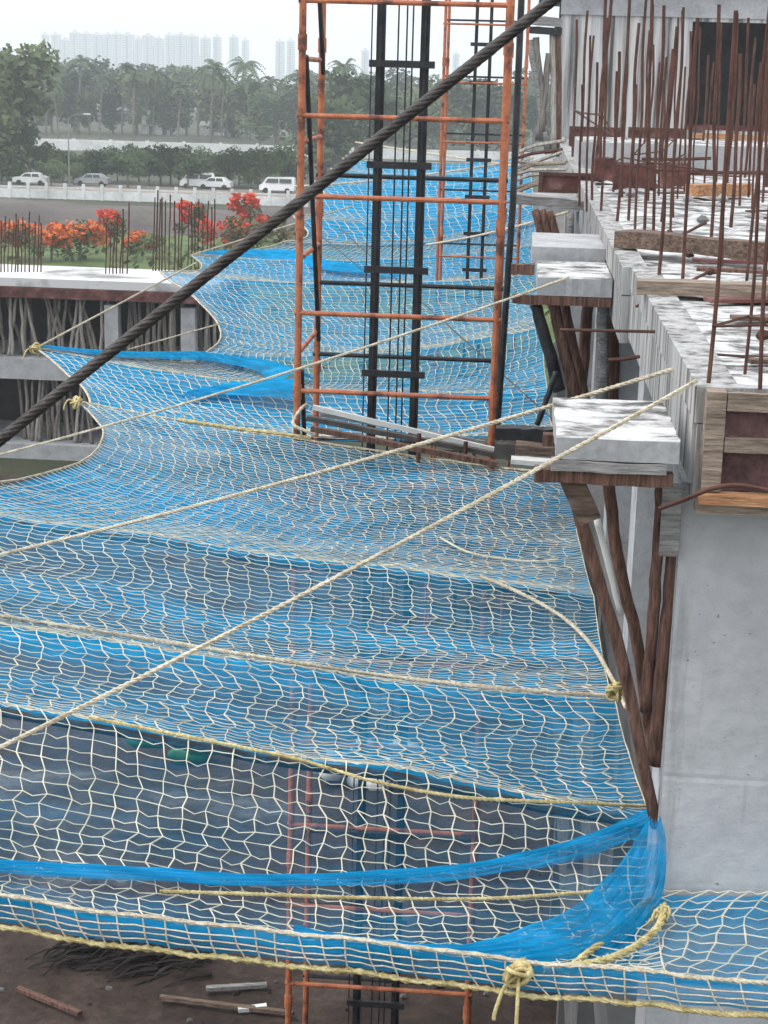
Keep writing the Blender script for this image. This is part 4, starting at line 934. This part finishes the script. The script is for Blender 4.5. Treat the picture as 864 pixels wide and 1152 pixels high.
# second net beyond the tower
far_rows = [rw(622, 484, 9.5, 100, 461, 9.6), rw(616, 440, 9.55, 40, 392, 9.6), rw(610, 368, 9.6, 232, 397, 9.15), rw(606, 308, 9.6, 180, 306, 9.3), rw(604, 276, 9.65, 215, 287, 9.25), rw(602, 250, 9.7, 322, 271, 9.25)]
n2 = Net(far_rows, [.25, .4, .55, .3, .35], [(0, .3), (0, .9), (0, .75), (0, .6), (0, -.2)], .25)
def dens2(a, t):
    k = int(min(4, t)); w = t-k; d = .25+.1*nz(a*6, t*5)+.06*nz(a*3, t*20, 3)
    if k == 0: d += .7*math.exp(-((w-.3)/.28)**2)*max(0, min(1, (a-.42)*4))+.25*w
    elif k == 1: d += .35*math.exp(-(w/.16)**2)
    elif k == 3: d += .45*math.exp(-((w-.75)/.2)**2)
    elif k == 4: d += .3*(1-w)
    return max(.05, min(.93, d))
e3 = build_net(n2, 'safety_net', 'second safety net beyond the tower with pointed left tip and scalloped edge', .21, .006, dens2, seed=12, lres=(80, 24), borders=('left', 'near'), brad=.02, rowcell=.2)
pts = along(n2, [(46, 394), (110, 402), (180, 404), (240, 410), (300, 420), (335, 434)], 8, .06)
gather(e3, pts, [.04+.75*(i/len(pts))**.8 for i in range(len(pts))], .9, hgt=.24, seed=3)
pts = along(n2, [(205, 452), (250, 447), (300, 448), (340, 450)], 8, .08); gather(e3, pts, [.03+.85*(i/len(pts))**.7 for i in range(len(pts))], .93, hgt=.3, seed=5)
pts = along(n2, [(222, 288), (270, 292), (320, 298), (380, 306), (450, 314)], 8, .08); gather(e3, pts, [.04+1.0*math.sin(math.pi*min(1, i/(len(pts)-1)))**.8 for i in range(len(pts))], .95, hgt=.3, seed=6)
third_rows = [rw(602, 252, 9.7, 320, 272, 9.25), rw(600, 230, 9.8, 330, 244, 9.3), rw(599, 212, 9.9, 345, 222, 9.4), rw(598, 197, 10.0, 352, 204, 9.6), rw(597, 186, 10.1, 372, 190, 9.8), rw(597, 176, 10.2, 385, 178, 10.0)]
n3 = Net(third_rows, [.4]*5, [(0, .6)]*5, .3)
e4 = build_net(n3, 'safety_net', 'farthest hazy safety net receding along the building', .4, .010, lambda a, t: .36+.25*(t % 1)+.1*nz(a*5, t*5), seed=22, droop=False, lres=(50, 16), borders=('left', 'near'), brad=.03, rowcell=.5)
# ------------------------------------------------------------------ long tie ropes
def line(a, b, r, lab, m='rope_cream', sag=.0, ext=0):
    a, b = Vector(a), Vector(b); d = b-a; b2 = b+d*ext
    pts = [a.lerp(b2, q/30)-V(0, 0, sag*4*(q/30)*(1-q/30)) for q in range(31)]
    return rope(pts, r, m, lab, 'tie_rope', 'tie ropes of the nets')
line(P(784, 428, Y=8.45), P(0, 830, Y=7.2), .013, 'nearest long cream tie rope from the slab edge down to the lower left', sag=.06, ext=.35)
line(P(800, 402, Y=9.9), P(0, 615, Y=12.6), .015, 'long cream tie rope crossing in front of the tower foot', sag=.08, ext=.35)
line(P(640, 312, Y=15.5), P(0, 505, Y=16.5), .014, 'third long tie rope from the second ledge across the tower', sag=.1, ext=.2)
line(P(40, 392, Z=9.62), P(190, 312, Y=33), .02, 'tie rope from the left net tip up to the far slab corner', ext=.25)
line(P(145, 393, Y=31), P(255, 362, Y=33), .02, 'short tie rope across the scalloped net edge')
line(P(215, 287, Y=42), P(330, 252, Y=44), .022, 'tie rope at the second tip before the flame tree', ext=.6)
line(P(640, 238, Y=25), P(480, 275, Y=34), .02, 'tie rope right of the tower below the long grey plank', sag=.05)
line(P(600, 178, Y=42), P(370, 205, Y=48), .03, 'pale tie rope across the farthest net', sag=.1, ext=.2)
line(P(600, 190, Y=40), P(400, 160, Y=60), .03, 'pale tie rope rising left across the farthest net')
line(P(380, 255, Y=40), P(620, 470, Y=23.5), .012, 'thin dark line slanting down to the right across the second net', 'steel_dark')
line(P(330, 240, Y=45), P(440, 330, Y=34), .012, 'thin dark line slanting behind the left tower rail', 'steel_dark')
# thick steel cable near the camera
a, b2 = P(-10, 503, Y=3.3), P(632, -8, Y=3.6); d = b2-a
b = MB(); twisted(b, [a-d*.7, a, b2, b2+d*.5], .0115, 6, .11, 7, .012); b.tube([a-d*.7, b2+d*.5], .0068, 8); tag(b.build('steel_cable', 'steel_rope', smooth=True), 'thick dark twisted steel cable slanting across the foreground', 'cable')

# ------------------------------------------------------------------ things on the ground below
p0 = P(158, 1078, Z=.25); b = MB(); rs = random.Random(6)
for k in range(150):
    x = p0.x+rs.uniform(-1.15, 1.2); y = p0.y+rs.uniform(-.3, .45); L = rs.uniform(.5, 1.1); a = rs.uniform(3.4, 3.95)
    z = rs.uniform(.06, .4); c = V(x, y, z); d = V(math.cos(a), math.sin(a)*.8, -.2)*L
    b.tube(path([c, c+d*.5+V(0, 0, .1), c+V(d.x, d.y, -z+.08)], 3), [.03*(1-i*.13) for i in range(7)], 4)
tag(b.build('palm_frond_heap', 'shade_and_frond_brown'), 'heap of dark dried palm fronds on the bare soil', 'frond heap')
def sack_pile(u, v, n, m, name, lab, cat, s_=.5):
    p = P(u, v, Z=0.1); b = MB(); rs_ = random.Random(int(u))
    for k in range(n):
        c = p+V(rs_.uniform(-.9, .9), rs_.uniform(-.6, .6), .12+.22*(k % 3))
        b.tube([c+V(-s_*.5, 0, 0), c+V(-s_*.3, 0, .02), c+V(s_*.3, .05, .02), c+V(s_*.5, .05, 0)], [.06, .19, .19, .06], 8)
    return tag(b.build(name, m, smooth=True), lab, cat)
sack_pile(410, 878, 9, 'sack', 'sack_pile', 'pile of white sacks on the ground seen through the near net', 'sacks')
sack_pile(196, 862, 5, 'green_tarp', 'tarpaulin_bundle', 'green tarpaulin bundle on the ground seen through the near net', 'tarpaulin', .9)
rs = random.Random(12)
for k in range(26):
    q = P(rs.uniform(0, 560), rs.uniform(1060, 1150), Z=.12); s_ = rs.uniform(.02, .07)
    b = MB(); b.tube([q+V(-s_, 0, 0), q+V(-s_*.5, .01, .02), q+V(s_*.5, .02, .02), q+V(s_, 0, 0)], [s_*.3, s_*.8, s_*.6, s_*.2], 6)
    tag(b.build('stone', rs.choice(['soil', 'concrete_dark_shade', 'concrete_dark_shade'])), 'small stone lying on the bare soil below the net', 'stone', 'stones on the soil')
b = MB(); b.grid(lambda u, v: (-14+u*10.5+1.2*nz(v*4, 1)+.8*nz(u*3, v*6), 26.5+v*6.5+.7*nz(u*5, 2), -.15+.62*(math.sin(math.pi*u)*math.sin(math.pi*v))**.5+.07*nz(u*30, v*20)), 50, 40); struct(b.build('sand_patch', 'sand', smooth=True))

rs = random.Random(64)
for k in range(34):
    y = rs.uniform(9.4, 30); x = XN+.3+rs.uniform(0, 1)*(.4+y*.11); s_ = rs.uniform(.02, .06)*(1+y/40)
    b = MB(); b.tube([(x-s_, y, SL+.03), (x-s_*.4, y+.01, SL+.04), (x+s_*.5, y+.02, SL+.04), (x+s_, y, SL+.03)], [s_*.4, s_*.9, s_*.7, s_*.3], 5)
    tag(b.build('rubble_chunk', rs.choice(['concrete', 'concrete_dark_shade', 'rust'])), 'small chunk of rubble on the white splashed slab', 'rubble', 'rubble on the slab')
for i, (u0, v0, u1, v1, m, lab) in enumerate([(300, 1108, 232, 1112, 'plank_grey', 'grey stick on the soil beside the tower foot below the net'), (180, 1122, 330, 1140, 'plank', 'long board half sunk in the soil below the net'), (268, 1136, 300, 1132, 'sack', 'short whitish board scrap on the soil below the net'), (20, 1112, 90, 1140, 'wood_pole', 'dark pole lying on the soil at the lower left')]):
    plank(P(u0, v0, Z=.2), P(u1, v1, Z=.22), .09, .06, m, lab, 'board', name='board')
